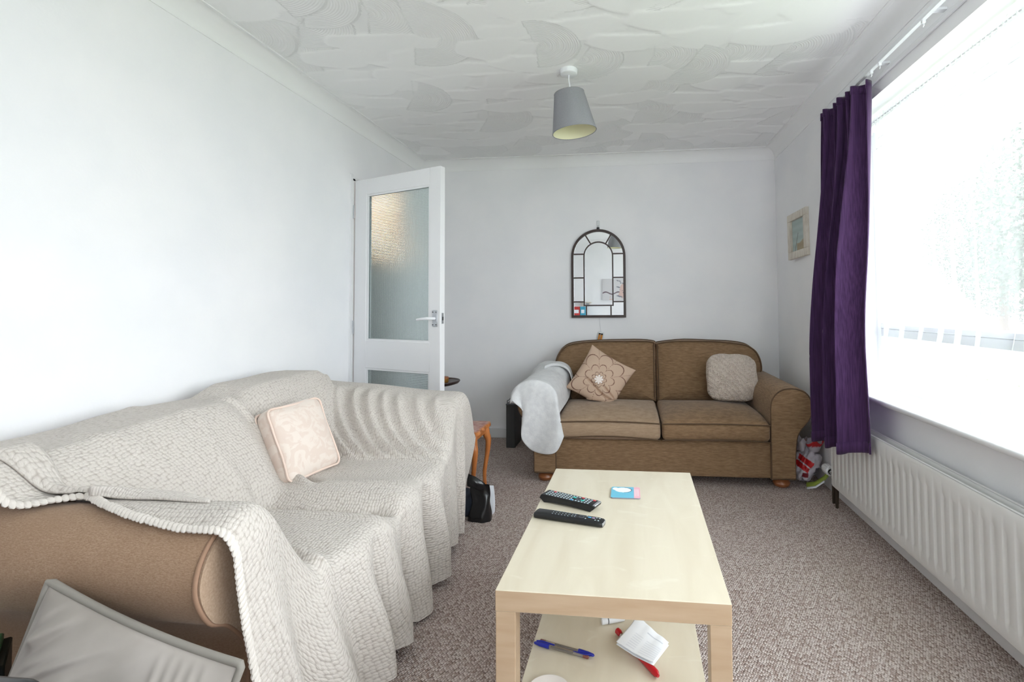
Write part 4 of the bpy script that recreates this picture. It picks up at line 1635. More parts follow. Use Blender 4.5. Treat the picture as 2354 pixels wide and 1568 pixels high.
def make_remotes():
    # the angular remote, farther from the viewer
    a, b = Vector((-0.318, 1.758, 0)), Vector((-0.115, 1.672, 0))
    d = (b - a).normalized()
    mt = frame((*(a.xy), TZ), d, (-d.y, d.x, 0))
    L = (b - a).length
    t = thing('remote_control', 'angular black remote control with coloured keys on table, farther one', 'remote control', (a.x, a.y, TZ), 0, 'remote controls on the table')
    prof_ = [(0.004, 0.013), (0.010, 0.024), (0.016, 0.026), (L - 0.012, 0.022), (L, 0.019), (L - 0.002, 0.013), (L - 0.018, 0.0), (L - 0.05, 0.003), (L * 0.5, 0.006), (0.055, 0.004), (0.022, 0.0)]
    g = G()
    n = len(prof_)
    P = np.zeros((4, n, 3))
    for k, (yy, s) in enumerate(((-0.025, 0.96), (-0.023, 1.0), (0.023, 1.0), (0.025, 0.96))):
        c = np.array([L / 2, 0.012])
        q = c + (np.array(prof_) - c) * [1 - (1 - s) * 0.2, s]
        P[k] = xf(np.stack([q[:, 0], np.full(n, yy), q[:, 1]], -1), mt)
    P[:, :, 2] = np.maximum(P[:, :, 2], TZ)
    g.grid(P, cv=True)
    g.f.append(tuple(range(n))[::-1])
    g.f.append(tuple(range(3 * n, 4 * n)))
    body = obj('body', g, M['black'], t)
    tilt = mt @ Matrix.Translation((0, 0, 0.0258)) @ Matrix.Rotation(math.atan2(0.004, L), 4, 'Y')
    ks = [(x, y) for x in np.arange(0.028, L - 0.03, 0.0115) for y in (-0.0155, -0.005, 0.0055, 0.016) if not (0.125 < x < 0.165 and abs(y) < 0.012)]
    keys(ks, 0.0034, M['key_light'], t, tilt, 0.0, 'number_keys', False)
    keys([(0.045, 0.016), (0.155, 0.0165), (L - 0.022, 0.016)], 0.0050, M['key_red'], t, tilt, 0.0004, 'red_keys', False)
    keys([(0.128, 0.006), (0.163, -0.004)], 0.0062, M['key_teal'], t, tilt, 0.0004, 'teal_keys', False)
    keys([(0.128, -0.0155)], 0.0050, M['key_blue'], t, tilt, 0.0006, 'blue_key', False)
    obj('navigation_ring', G().lathe([(0.011, 0.0), (0.010, 0.002), (0.005, 0.002), (0.004, 0.0008)], tuple(xf([(0.147, 0, 0.0)], tilt)[0]), 20), M['black_key'], t)
    obj('end_strip', G().box((L - 0.010, -0.022, -0.0035), (L - 0.0002, 0.022, 0.0012), 0.0008, 1, tilt), M['silver'], t)

    # the slim rounded remote, nearer
    a, b = Vector((-0.316, 1.612, 0)), Vector((-0.090, 1.558, 0))
    d = (b - a).normalized()
    mt = frame((*(a.xy), TZ), d, (-d.y, d.x, 0))
    L = (b - a).length
    t = thing('remote_control', 'slim rounded black remote control with small keys on table, nearer one', 'remote control', (a.x, a.y, TZ), 0, 'remote controls on the table')
    rows = []
    for (x, wd, h) in ((0.000, 0.006, 0.010), (0.003, 0.0175, 0.017), (0.010, 0.0205, 0.021), (0.06, 0.021, 0.021), (L * 0.6, 0.0205, 0.019), (L - 0.02, 0.0205, 0.018), (L - 0.005, 0.020, 0.016), (L, 0.017, 0.013)):
        th = np.linspace(0, 2 * PI, 28, endpoint=False)
        c, s = np.cos(th), np.sin(th)
        yy = wd * np.sign(c) * np.abs(c) ** 0.55
        zz = h / 2 + h / 2 * np.sign(s) * np.abs(s) ** 0.6
        rows.append(xf(np.stack([np.full_like(th, x), yy, zz], -1), mt))
    g = G().grid(np.array(rows), cv=True)
    g.f.append(tuple(range(28))[::-1])
    g.f.append(tuple(range(7 * 28, 8 * 28)))
    obj('body', g, M['black'], t)
    tilt = mt @ Matrix.Translation((0, 0, 0.0207)) @ Matrix.Rotation(0.0155, 4, 'Y')
    ks = [(x, y) for x in np.arange(0.066, 0.125, 0.0105) for y in (-0.0115, -0.001, 0.0095)] + [(x, y) for x in (0.131, 0.140) for y in (-0.009, 0.0, 0.010)]
    keys(ks, 0.0028, M['black_key'], t, tilt, -0.0002, 'number_keys')
    keys([(x - 0.001, y + 0.001) for x, y in ks], 0.0012, M['key_light'], t, tilt, 0.0006, 'key_print')
    keys([(0.185, 0.004)], 0.0055, M['key_blue'], t, tilt, -0.0006, 'blue_key', False)
    keys([(0.198, 0.003)], 0.0048, M['key_pink'], t, tilt, -0.0006, 'lilac_key', False)
    keys([(x, y) for x in (0.207, 0.217) for y in (-0.009, 0.007)] + [(0.175, -0.008), (0.175, 0.010)], 0.0026, M['key_light'], t, tilt, -0.0008, 'small_keys')
    obj('navigation_ring', G().lathe([(0.0095, 0.0), (0.009, 0.0012), (0.006, 0.0012), (0.005, 0.0)], tuple(xf([(0.160, 0, -0.0004)], tilt)[0]), 20), M['black_key'], t)
    obj('end_cap', G().box((L - 0.004, -0.016, 0.003), (L + 0.0012, 0.016, 0.013), 0.002, 2, mt), M['silver'], t)


make_remotes()


def make_coaster():
    t = thing('coaster', 'square blue and pink printed coaster lying on the coffee table', 'coaster', (-0.026, 1.832, TZ))
    n = 64
    u = np.linspace(-1, 1, n)
    U, V = np.meshgrid(u, u, indexing='ij')
    mt = frame((-0.0265, 1.832, TZ + 0.004), (1, 0.004, 0), (-0.004, 1, 0))
    # rounded square
    rc = 0.16
    ax_ = np.abs(U)
    ay_ = np.abs(V)
    ex = np.clip(ax_ - (1 - rc), 0, None)
    ey = np.clip(ay_ - (1 - rc), 0, None)
    L = np.hypot(ex, ey)
    sc = np.where(L > rc, rc / np.maximum(L, 1e-9), 1)
    X = np.sign(U) * (np.minimum(ax_, 1 - rc) + ex * sc) * 0.052
    Y = np.sign(V) * (np.minimum(ay_, 1 - rc) + ey * sc) * 0.053
    P = xf(np.stack([X, Y, np.zeros_like(X)], -1).reshape(-1, 3), mt)
    blue = np.array(lin((110, 188, 214)))
    col = np.tile(blue, (n * n, 1))
    Uf, Vf = U.ravel(), V.ravel()
    pink = np.array(lin((236, 178, 192)))
    white = np.array(lin((240, 240, 240)))
    col = np.where((Uf > 0.56)[:, None], pink, col)
    for k in (0.66, 0.78, 0.88):
        col = np.where(((np.abs(Uf - k) < 0.02) & (np.abs(Vf) < 0.62))[:, None], white, col)
    el = ((Uf + 0.18) / 0.56) ** 2 + ((Vf - 0.42) / 0.44) ** 2
    col = np.where((el < 1.25)[:, None] & (Uf > -0.1)[:, None], np.array(lin((70, 90, 116))), col)
    col = np.where((el < 1)[:, None], white, col)
    col = np.where((((Uf + 0.72) / 0.2) ** 2 + ((Vf - 0.62) / 0.24) ** 2 < 1)[:, None], white, col)
    g = G().grid(P.reshape(n, n, 3))
    obj('printed_face', g, M['print_card'], t, pr=col)
    b = []
    for k in np.linspace(0, 2 * PI, 48, endpoint=False):
        c, s = math.cos(k), math.sin(k)
        sg = lambda q: (1 if q > 0 else -1)
        b.append((sg(c) * (1 - rc) * 0.052 + c * rc * 0.052, sg(s) * (1 - rc) * 0.053 + s * rc * 0.053))
    th = G()
    ring = np.array(b)
    R = np.array([xf(np.stack([ring[:, 0] * s, ring[:, 1] * s, np.full(48, z)], -1), mt) for s, z in ((0.99, -0.0001), (1.0, -0.0008), (1.0, -0.0035), (0.99, -0.004))])
    th.grid(R, cv=True)
    th.f.append(tuple(range(3 * 48, 4 * 48)))
    obj('cork_edge', th, mat('grey_board_edge', (130, 128, 138), 0.7), t)


make_coaster()


def ballpoint(a, b, label, capfirst=True):
    """clear ballpoint from a to b on the shelf, cap at a"""
    a = Vector(a)
    b = Vector(b)
    t = thing('ballpoint_pen', label, 'pen', tuple(a), 0, 'blue capped pens on the shelf')
    d = (b - a).normalized()
    L = (b - a).length
    mt = frame(tuple(a), d, (-d.y, d.x, 0))
    R = 0.0042
    obj('barrel', G().tube(xf([(0.045, 0, 0), (L - 0.012, 0, 0)], mt), R, 6), M['barrel'], t)
    obj('ink_tube', G().tube(xf([(0.05, 0, 0.0003), (L - 0.045, 0, 0.0003)], mt), 0.0018, 6), M['ink'], t)
    obj('end_plug', G().tube(xf([(L - 0.016, 0, 0), (L - 0.002, 0, 0), (L, 0, 0)], mt), [0.0043, 0.0043, 0.0025], 8), mat('brown_plug', (126, 74, 66), 0.4), t)
    c = obj('cap', G().tube(xf([(0, 0, 0), (0.003, 0, 0), (0.018, 0, 0), (0.044, 0, 0), (0.046, 0, 0)], mt), [0.0015, 0.0035, 0.0055, 0.0062, 0.0058], 14), M['blue_cap'], t, label='blue cap')
    obj('pocket_clip', G().tube(xf([(0.006, 0.003, 0.004), (0.02, 0.0085, 0.003), (0.058, 0.0088, 0.001)], mt), [0.002, 0.0026, 0.0022], 8), M['blue_cap'], c)


ballpoint((-0.277, 1.392, SZ + 0.0068), (-0.121, 1.350, SZ + 0.005), 'clear ballpoint pen on the shelf with its blue cap to the left')
ballpoint((-0.107, 1.356, SZ + 0.0068), (-0.262, 1.405, SZ + 0.005), 'clear ballpoint pen on the shelf with its blue cap to the right')


def make_shelf_things():
    # white tube
    t = thing('lip_balm', 'white capped tube lying far back on the coffee table shelf', 'tube', (-0.094, 1.50, SZ))
    z = SZ + 0.0095
    mt = frame((-0.096, 1.497, z), (0.9, 0.34, 0), (-0.34, 0.9, 0))
    obj('cap', G().tube(xf([(0, 0, 0), (0.001, 0, 0), (0.018, 0, 0)], mt), [0.0075, 0.0092, 0.0092], 18), M['pvc'], t)
    obj('collar', G().tube(xf([(0.018, 0, 0), (0.021, 0, 0)], mt), 0.0088, 18), M['grey_unit_dark'], t)
    obj('tube', G().tube(xf([(0.021, 0, 0), (0.068, 0, 0), (0.07, 0, 0)], mt), [0.0095, 0.0095, 0.008], 18), M['pvc'], t)
    # red handled opener under the folded paper
    t = thing('bottle_opener', 'red pocket opener with a metal hinge half under the folded paper', 'opener', (0.0, 1.37, SZ))
    a, b = Vector((-0.046, 1.455, SZ + 0.009)), Vector((0.058, 1.296, SZ + 0.009))
    d = (b - a).normalized()
    mt = frame(tuple(a), d, (-d.y, d.x, 0))
    L = (b - a).length
    obj('end_knob', G().tube(xf([(-0.006, 0, 0.001), (-0.004, 0, 0.001), (0.006, 0, 0.001), (0.014, 0, 0)], mt), [0.005, 0.0085, 0.0085, 0.006], 14), M['red_plastic'], t)
    obj('metal_hinge', G().tube(xf([(0.013, 0, 0), (0.03, 0, 0), (0.05, 0, 0)], mt), [0.005, 0.0065, 0.006], 10).box((0.018, -0.008, -0.004), (0.040, 0.008, 0.005), 0.002, 1, mt), M['chrome'], t)
    obj('handle', G().tube(xf([(0.05, 0, 0), (0.06, 0, 0), (L * .8, 0, 0), (L - 0.01, 0, 0), (L, 0, -0.001)], mt), [0.006, 0.0085, 0.009, 0.0085, 0.004], 14), M['red_plastic'], t)
    # folded leaflet
    t = thing('folded_paper', 'creased white printed paper resting over the red opener', 'paper', (0.02, 1.41, SZ + 0.02))
    c4 = [np.array(q) for q in ((-0.050, 1.385, SZ + 0.024), (0.047, 1.318, SZ + 0.021), (0.092, 1.405, SZ + 0.018), (0.010, 1.485, SZ + 0.032))]
    n = 40
    U, V = np.meshgrid(np.linspace(0, 1, n), np.linspace(0, 1, n), indexing='ij')
    for k, dz in enumerate((0.004, -0.002)):
        P = ((1 - U)[..., None] * (1 - V)[..., None] * c4[0] + U[..., None] * (1 - V)[..., None] * c4[1] + U[..., None] * V[..., None] * c4[2] + (1 - U)[..., None] * V[..., None] * c4[3])
        P = P.copy()
        P[:, :, 2] += dz + 0.004 * np.abs(U - 0.5) * 2 - 0.004 + 0.006 * ss(0.6, 1.0, V) * (1 - U) + 0.001 * np.sin(U * 17) * V
        P[:, :, 1] -= 0.002 * k
        Uf, Vf = U.ravel(), V.ravel()
        col = np.tile(np.array(lin((240, 242, 246))), (n * n, 1))
        if k == 0:
            # faint lines of unreadably small print
            ln = (np.sin(Vf * 2 * PI * 13) > 0.3) & (Vf > 0.1) & (Vf < 0.62) & (np.abs(Uf - 0.5) > 0.04) & (Uf > 0.22) & (Uf < 0.95)
            col = np.where(ln[:, None], np.array(lin((222, 225, 232))), col)
            hd = (np.abs(Vf - 0.80) < 0.015) & (Uf > 0.45) & (Uf < 0.92)
            col = np.where(hd[:, None], np.array(lin((196, 200, 210))), col)
        obj('sheet', G().grid(P), M['print_paper'], t, pr=col, fixn=False, solid=0.0004)
    # white dish at the near end
    t = thing('dish', 'round white dish at the near end of the table shelf', 'dish', (-0.205, 1.22, SZ))
    obj('bowl', G().lathe([(0.0, 0.004), (0.030, 0.004), (0.042, 0.008), (0.052, 0.014), (0.053, 0.0155), (0.051, 0.0155), (0.032, 0.002), (0.028, 0.0), (0.0, 0.0)], (-0.207, 1.213, SZ), 36), M['plate'], t)


make_shelf_things()

# ================================================================== THE TAN SOFA along the left wall, under a knitted throw
AY, AZ, AR = 1.075, 0.540, 0.125      # axis height and radius of its near rolled arm


def make_tan_sofa():
    t = thing('sofa', 'tan two seater sofa with a rolled arm, mostly under a cream knitted throw', 'sofa', (-1.35, 1.8, 0))
    C = M['tan_sofa']
    obj('base', G().raw(*rbox((-1.30, 1.80, 0.19), (0.84, 1.36, 0.26), 0.02, 8)), C, t)
    obj('back_frame', G().raw(*rbox((-1.745, 1.80, 0.40), (0.15, 1.40, 0.66), 0.05, 8)), C, t)

    def arm(sg, yc, zc, r, ybase, yin, drop=0.0):
        # outline in y,z, outer side towards -sg
        o = -sg
        pts = [(ybase, 0.05), (ybase, 0.22), (ybase + o * 0.004, 0.335), (yc + o * 0.030, zc - 0.120), (yc + o * 0.085, zc - 0.080), (yc + o * 0.120, zc - 0.005), (yc + o * 0.108, zc + 0.060), (yc + o * 0.062, zc + 0.106), (yc, zc + 0.120), (yc - o * 0.06, zc + 0.098), (yc - o * 0.10, zc + 0.04), (yin, zc - 0.06), (yin, 0.25)]
        c2 = catmull(pts, 70)
        out = np.vstack([c2, [[yin, 0.05]]])
        m = len(out)
        ctr = np.array([(ybase + yin) / 2, 0.42])
        P = np.zeros((4, m, 3))
        for k, (xx, s) in enumerate(((-1.78, 0.98), (-1.74, 1.0), (-0.912, 1.0), (-0.900, 0.985))):
            q = ctr + (out - ctr) * s
            P[k, :, 0] = xx
            P[k, :, 1] = q[:, 0]
            P[k, :, 2] = q[:, 1] - (drop if k > 1 else 0)
        g = G().grid(P, cv=True)
        g.f.append(tuple(range(m))[::-1])
        g.f.append(tuple(range(3 * m, 4 * m)))
        a = obj('arm', g, C, t)
        ins = ctr + (out - ctr) * 0.955
        obj('arm_front_panel', G().prism([(q[0], q[1] - drop) for q in ins], 0, -0.903, -0.893), M['tan_panel'], a, label='paler scroll panel on the arm front')
        pp = ctr + (out - ctr) * 0.985
        obj('arm_piping', G().tube([(-0.899, q[0], q[1] - drop) for q in pp], 0.0048, 12, closed=True), M['tan_pipe'], a)

    arm(1, AY, AZ, AR, 1.105, 1.205)
    arm(-1, 2.50, 0.555, AR, 2.47, 2.36)
    obj('seat_cushion', G().raw(*rbox((-1.10, 1.395, 0.335), (0.50, 0.36, 0.11), 0.035, 8, (0, 0, 0.015))), C, t)
    obj('seat_cushion', G().raw(*rbox((-1.10, 1.89, 0.325), (0.50, 0.36, 0.11), 0.035, 8, (0, 0, 0.015))), C, t)
    mt = Matrix.Rotation(math.radians(-14), 4, 'Y')
    obj('back_cushion', G().raw(*rbox((-1.60, 1.46, 0.55), (0.13, 0.62, 0.36), 0.05, 8, mtx=mt)), C, t)
    obj('back_cushion', G().raw(*rbox((-1.60, 2.12, 0.56), (0.13, 0.60, 0.36), 0.05, 8, mtx=mt)), C, t)
    for (x, y) in ((-0.96, 1.16), (-0.96, 2.42), (-1.72, 1.16), (-1.72, 2.42)):
        obj('bun_foot', G().lathe([(0.03, 0.0), (0.045, 0.012), (0.045, 0.04), (0.034, 0.062)], (x, y, 0), 16, cap0=True), M['bun'], t)


make_tan_sofa()


def throw_h(x, y):
    """height of the draped throw over the tan sofa, seen from above"""
    # seat: two cushions with a soft gap between
    zn = 0.432 - 0.055 * ss(1.580, 1.625, y)
    zf = 0.372 + 0.086 * ss(1.620, 1.745, y)
    seat = np.where(y < 1.622, zn, zf)
    seat = seat + 0.010 * np.exp(-((x + 1.05) / 0.18) ** 2)
    # back cushions
    zt = np.where(y < 1.80, 0.772 + 0.008 * np.sin(y * 9), 0.772 + 0.038 * ss(1.80, 1.95, y) + 0.010 * np.sin((y - 1.9) * 5))
    zt = zt - 0.20 * ss(2.36, 2.50, y) - 0.10 * ss(1.0, 0.9, y)
    lean = 0.045 * ss(1.84, 1.72, y)
    tt = np.clip((x + 1.575 - lean) / 0.27, 0, 1)
    back = 0.36 + (zt - 0.36) * (1 - tt ** 1.5)
    back = back - 0.10 * ss(-1.74, -1.84, x)
    # far arm: a long soft slope up from the seat
    ridge = 0.688 + 0.055 * np.clip((-x - 0.86) / 0.8, 0, 1)
    q = np.clip((y - 2.06) / (2.46 - 2.06), 0, 1)
    sl = 1 - (1 - q) ** 1.7
    sl = sl * 0.75 + ss(0, 1, q) * 0.25
    far = 0.40 + (ridge - 0.40) * sl
    far = np.where(y > 2.53, ridge - 0.30 * np.clip((y - 2.53) / 0.13, 0, 1.4) ** 2, far)
    # near rolled arm
    dy = np.clip((y - AY) / (AR + 0.006), -1, 1)
    roll = AZ + 0.003 + (AR + 0.008) * np.sqrt(1 - dy ** 2)
    roll = np.where(y > AY, AZ + AR + 0.011 - (AZ + AR - 0.40) * ss(1.085, 1.30, y), roll)
    roll = np.where(y < AY - AR, AZ - 0.05, roll)
    a = np.stack([seat, back, far, roll], 0)
    k = 55.0
    return np.log(np.exp(k * (a - 0.5)).sum(0)) / k + 0.5


def make_throw():
    t = thing('throw_blanket', 'cream chunky knitted throw covering the tan sofa, hanging to the carpet', 'blanket', (-1.3, 1.8, 0.45))
    nt_ = 300
    # the border of the throw: along the near arm, then down its front (x, y)
    e_x = np.array([-1.80, -1.62, -1.50, -1.43, -1.377, -1.323, -1.22, -1.131, -1.05, -0.988, -0.93, -0.885])
    e_y = np.array([1.02, 1.00, 1.00, 1.012, 1.060, 1.100, 1.050, 1.022, 1.008, 1.000, 0.998, 1.000])
    nx = 120
    xs = np.concatenate([np.linspace(-1.83, -1.80, 4)[:-1], np.linspace(-1.80, -0.885, nx)])
    yE = np.interp(xs, e_x, e_y)
    T = np.linspace(0, 1, nt_)
    YF_ = 2.66
    ytop = yE[:, None] + (YF_ - yE[:, None]) * T[None, :]
    Xtop = np.repeat(xs[:, None], nt_, 1)
    Ztop = throw_h(Xtop, ytop)

    # where the seat front / arm front turns down
    y0 = 1.000 + (YF_ - 1.000) * T
    xf_seat = -0.80 + 0.0 * y0
    xf_ = np.where(y0 < 1.62, -0.846 + 0.053 * ss(1.16, 1.36, y0), -0.793 - 0.050 * ss(2.05, 2.40, y0))
    # stretch the top part so that it ends at the turning line
    s = (xs + 1.83) / (0.945)
    Xtop = Xtop + (xf_[None, :] - 0.03 + 0.885) * ss(0.55, 1.0, s)[:, None]
    Ztop = throw_h(Xtop, ytop)

    # --- folds on the top
    d = np.zeros_like(Ztop)
    q = np.clip((2.47 - ytop) / 0.40, 0, 1)
    for x0, w_, a_ in ((-1.53, .016, .012), (-1.47, .020, .016), (-1.385, .018, .015), (-1.31, .020, .014), (-1.235, .016, .011), (-1.16, .018, .009), (-1.06, .020, .007), (-0.97, .020, .008)):
        cx = x0 + 0.36 * q ** 2.4
        d += 2.3 * a_ * np.exp(-((Xtop - cx) / (w_ * (1 + 0.5 * q))) ** 2) * ss(0.05, 0.35, q) * ss(1.0, 0.86, q) * (ytop > 1.9)
    # creases on the back
    cx = 1.745 + 0.09 * np.sin((Xtop + 1.6) * 7)
    d += 0.030 * np.exp(-((ytop - cx) / 0.022) ** 2) * ss(-1.62, -1.5, Xtop) * ss(-1.18, -1.28, Xtop)
    d += 0.014 * np.exp(-((ytop - 1.60 - 0.35 * (Xtop + 1.3)) / 0.022) ** 2) * ss(-1.45, -1.3, Xtop) * ss(-1.05, -1.2, Xtop)
    d += 0.007 * np.exp(-((ytop - 1.40 - 0.1 * np.sin(Xtop * 9)) / 0.03) ** 2) * ss(-1.75, -1.6, Xtop) * ss(-1.25, -1.4, Xtop)
    # the edge of the nearer seat cushion pushing up, and a diagonal pull towards the front
    d += 0.006 * np.exp(-((ytop - 1.580) / 0.028) ** 2)
    d -= 0.060 * np.exp(-((ytop - 1.638 - 0.03 * ss(-0.98, -0.86, Xtop)) / 0.017) ** 2) * ss(-1.36, -1.22, Xtop) * ss(-0.80, -0.90, Xtop)
    d -= 0.035 * np.exp(-((ytop - cx - 0.040) / 0.014) ** 2) * ss(-1.60, -1.45, Xtop) * ss(-1.16, -1.28, Xtop)
    d += 0.012 * np.exp(-((ytop - 1.80) / 0.05) ** 2) * ss(-1.30, -1.15, Xtop) * ss(-0.80, -0.90, Xtop)
    d += 0.024 * np.exp(-((ytop - 1.30 + 0.30 * (Xtop + 0.9)) / 0.018) ** 2) * ss(-1.02, -0.93, Xtop)
    pts = np.stack([Xtop, ytop, Ztop], -1)
    d += 0.006 * wob(pts.reshape(-1, 3), 13, 5).reshape(d.shape)
    Ztop = Ztop + d

    # --- the front drop
    nd = 110
    D = np.linspace(0, 1, nd + 1)[1:]
    ztop = Ztop[-1]
    hem = 0.030 + 0.022 * np.sin(y0 * 9.0 + 1.0) + 0.10 * np.exp(-((y0 - 1.885) / 0.03) ** 2) + 0.05 * np.exp(-((y0 - 1.69) / 0.03) ** 2)
    hem = np.maximum(hem, 0.014)
    yb_ = y0.copy()
    # bottom spreads at the near end and tucks in at the far end
    yb_ = yb_ + 0.075 * ss(1.25, 1.0, y0) - 0.10 * ss(2.35, 2.66, y0)
    xb = np.interp(y0, [1.0, 1.2, 1.4, 1.65, 1.8, 2.1, 2.47, 2.66], [-0.80, -0.765, -0.735, -0.770, -0.785, -0.810, -0.850, -0.90])
    rowsX, rowsY, rowsZ = [], [], []
    for k in D:
        z = ztop + (hem - ztop) * k
        turn = 0.03 * (1 - (1 - min(k / 0.10, 1)) ** 2)
        zz = z
        x = (xf_ - 0.03 + turn) * 1.0 + (xb - xf_) * ss(0.05, 1.0, k)
        grow = 0.25 * ss(0.0, 0.15, k) + 0.75 * ss(0.1, 0.8, k)
        f = np.zeros_like(y0)
        for (yc, w_, a_, tilt) in ((1.06, 0.030, 0.022, 0.03), (1.15, 0.035, -0.022, 0.04), (1.235, 0.035, 0.030, 0.05), (1.32, 0.034, -0.026, 0.05), (1.41, 0.040, 0.040, 0.03), (1.505, 0.026, -0.048, -0.01), (1.585, 0.042, 0.036, 0.0), (1.69, 0.024, -0.050, 0.0), (1.775, 0.050, 0.040, 0.02), (1.885, 0.030, -0.085, 0.02), (1.965, 0.042, 0.050, 0.05), (2.10, 0.030, -0.030, 0.06), (2.20, 0.05, 0.020, 0.07), (2.36, 0.022, -0.022, 0.05), (2.45, 0.03, 0.015, 0.0)):
            f += 1.25 * a_ * np.exp(-((y0 - yc - tilt * k) / w_) ** 2)
        x = x + f * grow
        y = y0 + (yb_ - y0) * k + 0.010 * np.sin(y0 * 23 + k * 3) * grow
        rowsX.append(x)
        rowsY.append(y)
        rowsZ.append(zz)
    X = np.vstack([Xtop, np.array(rowsX)])
    Y = np.vstack([ytop, np.array(rowsY)])
    Z = np.vstack([Ztop, np.array(rowsZ)])
    P = np.stack([X, Y, Z], -1)
    # relax the turning line
    a, b = len(xs) - 8, len(xs) + 10
    for _ in range(14):
        P[a:b, :] = 0.5 * P[a:b, :] + 0.25 * (P[a - 1:b - 1, :] + P[a + 1:b + 1, :])
    P[:, :, 2] = np.maximum(P[:, :, 2], 0.012)
    # uv by arc length so the stitches keep their size
    du = np.linalg.norm(np.diff(P, axis=0), axis=2)
    U = np.vstack([np.zeros((1, nt_)), np.cumsum(du, 0)])
    U = U * 0.5 + U.mean(1, keepdims=True) * 0.5
    dv = np.linalg.norm(np.diff(P, axis=1), axis=2)
    Vv = np.hstack([np.zeros((P.shape[0], 1)), np.cumsum(dv, 1)])
    Vv = Vv - Vv[:, -1:] * 0.0
    ref = Vv[60]
    Vm = 0.35 * Vv + 0.65 * ref[None, :]
    uv = np.stack([Vm, U], -1).reshape(-1, 2)
    o = obj('knitted_sheet', G().grid(P), M['knit'], t, uv=uv, fixn=False)
    for p in o.data.polygons:
        p.use_smooth = True
    # thick looped border along the free edge
    ed = P[3:, 0, :]
    step = np.linalg.norm(np.diff(ed, axis=0), axis=1)
    cum = np.concatenate([[0], np.cumsum(step)])
    n = int(cum[-1] / 0.0125)
    g = G()
    ss_ = np.linspace(0, cum[-1], n)
    cen = np.stack([np.interp(ss_, cum, ed[:, k]) for k in range(3)], -1)
    tang = np.gradient(cen, axis=0)
    tang /= np.linalg.norm(tang, axis=1)[:, None]
    r = np.random.default_rng(2)
    sph = [(0.0085 * math.cos(a_), 0.0085 * math.sin(a_)) for a_ in np.linspace(-1.4, 1.4, 5)]
    for k in range(n):
        sgn = 0.75 + 0.15 * r.normal()
        m4 = frame(tuple(cen[k] + np.array([0.002, -0.002, 0.004])), tang[k], (0, 1, 0.4)) @ Matrix.Rotation(sgn, 4, 'Z') @ Matrix.Rotation(PI / 2, 4, 'X') @ Matrix.Diagonal((0.95, 0.8, 1.5, 1))
        g.lathe(sph, (0, 0, 0), 7, m4, cap0=True, cap1=True)
    obj('looped_border', g, M['knit_reverse'], t, kind='stuff', fixn=False)

    # turned-back flap showing the fluffier reverse, lying over the near arm
    def flap(A, B, C, lift, name, matl, n1=30, n2=30):
        A, B, C = (np.array(q, float) for q in (A, B, C))
        u = np.linspace(0, 1, n1)[:, None, None]
        v = np.linspace(0, 1, n2)[None, :, None]
        xy = A[None, None, :2] * (1 - u) + (B[None, None, :2] * (1 - v) + C[None, None, :2] * v) * u
        z = throw_h(xy[..., 0], xy[..., 1])
        edge = np.minimum(np.minimum(v[..., 0] * 1.0, (1 - v[..., 0])), (1 - u[..., 0])) * np.ones_like(z)
        z = z + 0.004 + lift * ss(0.0, 0.25, edge) + 0.004 * wob(np.concatenate([xy, z[..., None]], -1).reshape(-1, 3), 30, 9).reshape(z.shape)
        Pf = np.concatenate([xy, z[..., None]], -1)
        uvf = xy.reshape(-1, 2)
        obj(name, G().grid(Pf), matl, t, uv=uvf, fixn=False, solid=0.006)

    flap((-1.295, 1.080), (-1.345, 1.335), (-0.975, 1.075), 0.018, 'turned_back_flap', M['knit_reverse'])
    flap((-1.30, 1.11), (-1.86, 1.205), (-1.75, 1.00), 0.012, 'folded_edge', M['knit'])


make_throw()


def make_pink_cushion():
    t = thing('cushion', 'pale pink damask box cushion leaning on the knitted throw', 'cushion', (-1.36, 1.93, 0.45))
    wd, ht, th = 0.25, 0.29, 0.09
    mt = frame((-1.355, 1.925, 0.588), (0.075, 0.36, 0.012), (-0.145, 0.0, 0.33))
    # local: x along the width, y up, z = facing the room
    v, f = rbox((0, 0, 0), (wd, ht, th), 0.035, 14, (0.008, 0.008, 0.026), wr=0.0035, seed=4)
    # slightly pulled corners
    k = np.abs(v[:, 0] / (wd / 2)) * np.abs(v[:, 1] / (ht / 2))
    v[:, :2] *= (1 + 0.05 * k ** 2)[:, None]
    v[:, 2] += 0.010 * np.exp(-((v[:, 1] - 0.155) / 0.02) ** 2) * np.exp(-((v[:, 0] - 0.06) / 0.04) ** 2)
    obj('cover', G().raw(xf(v, mt), f), M['damask'], t)
    rr = 0.03
    loop = []
    a, b = wd / 2 - 0.001, ht / 2 - 0.001
    for (cx, cy, a0) in ((a - rr, b - rr, 0), (-a + rr, b - rr, PI / 2), (-a + rr, -b + rr, PI), (a - rr, -b + rr, 1.5 * PI)):
        for q in np.linspace(0, PI / 2, 7):
            loop.append((cx + rr * math.cos(a0 + q), cy + rr * math.sin(a0 + q)))
    loop = np.array(loop)
    dens = []
    for i in range(len(loop)):
        p, q = loop[i], loop[(i + 1) % len(loop)]
        m = max(1, int(np.linalg.norm(q - p) / 0.02))
        for j in range(m):
            dens.append(p + (q - p) * j / m)
    dens = np.array(dens)
    for zz in (0.035, -0.035):
        kk = 1 + 0.045 * (np.abs(dens[:, 0] / a) * np.abs(dens[:, 1] / b)) ** 2
        pts = np.stack([dens[:, 0] * kk, dens[:, 1] * kk, np.full(len(dens), zz) + 0.002 * np.sin(np.arange(len(dens)) * 0.7)], -1)
        obj('piping', G().tube(xf(pts, mt), 0.0042, 12, closed=True), M['damask_pipe'], t)


make_pink_cushion()


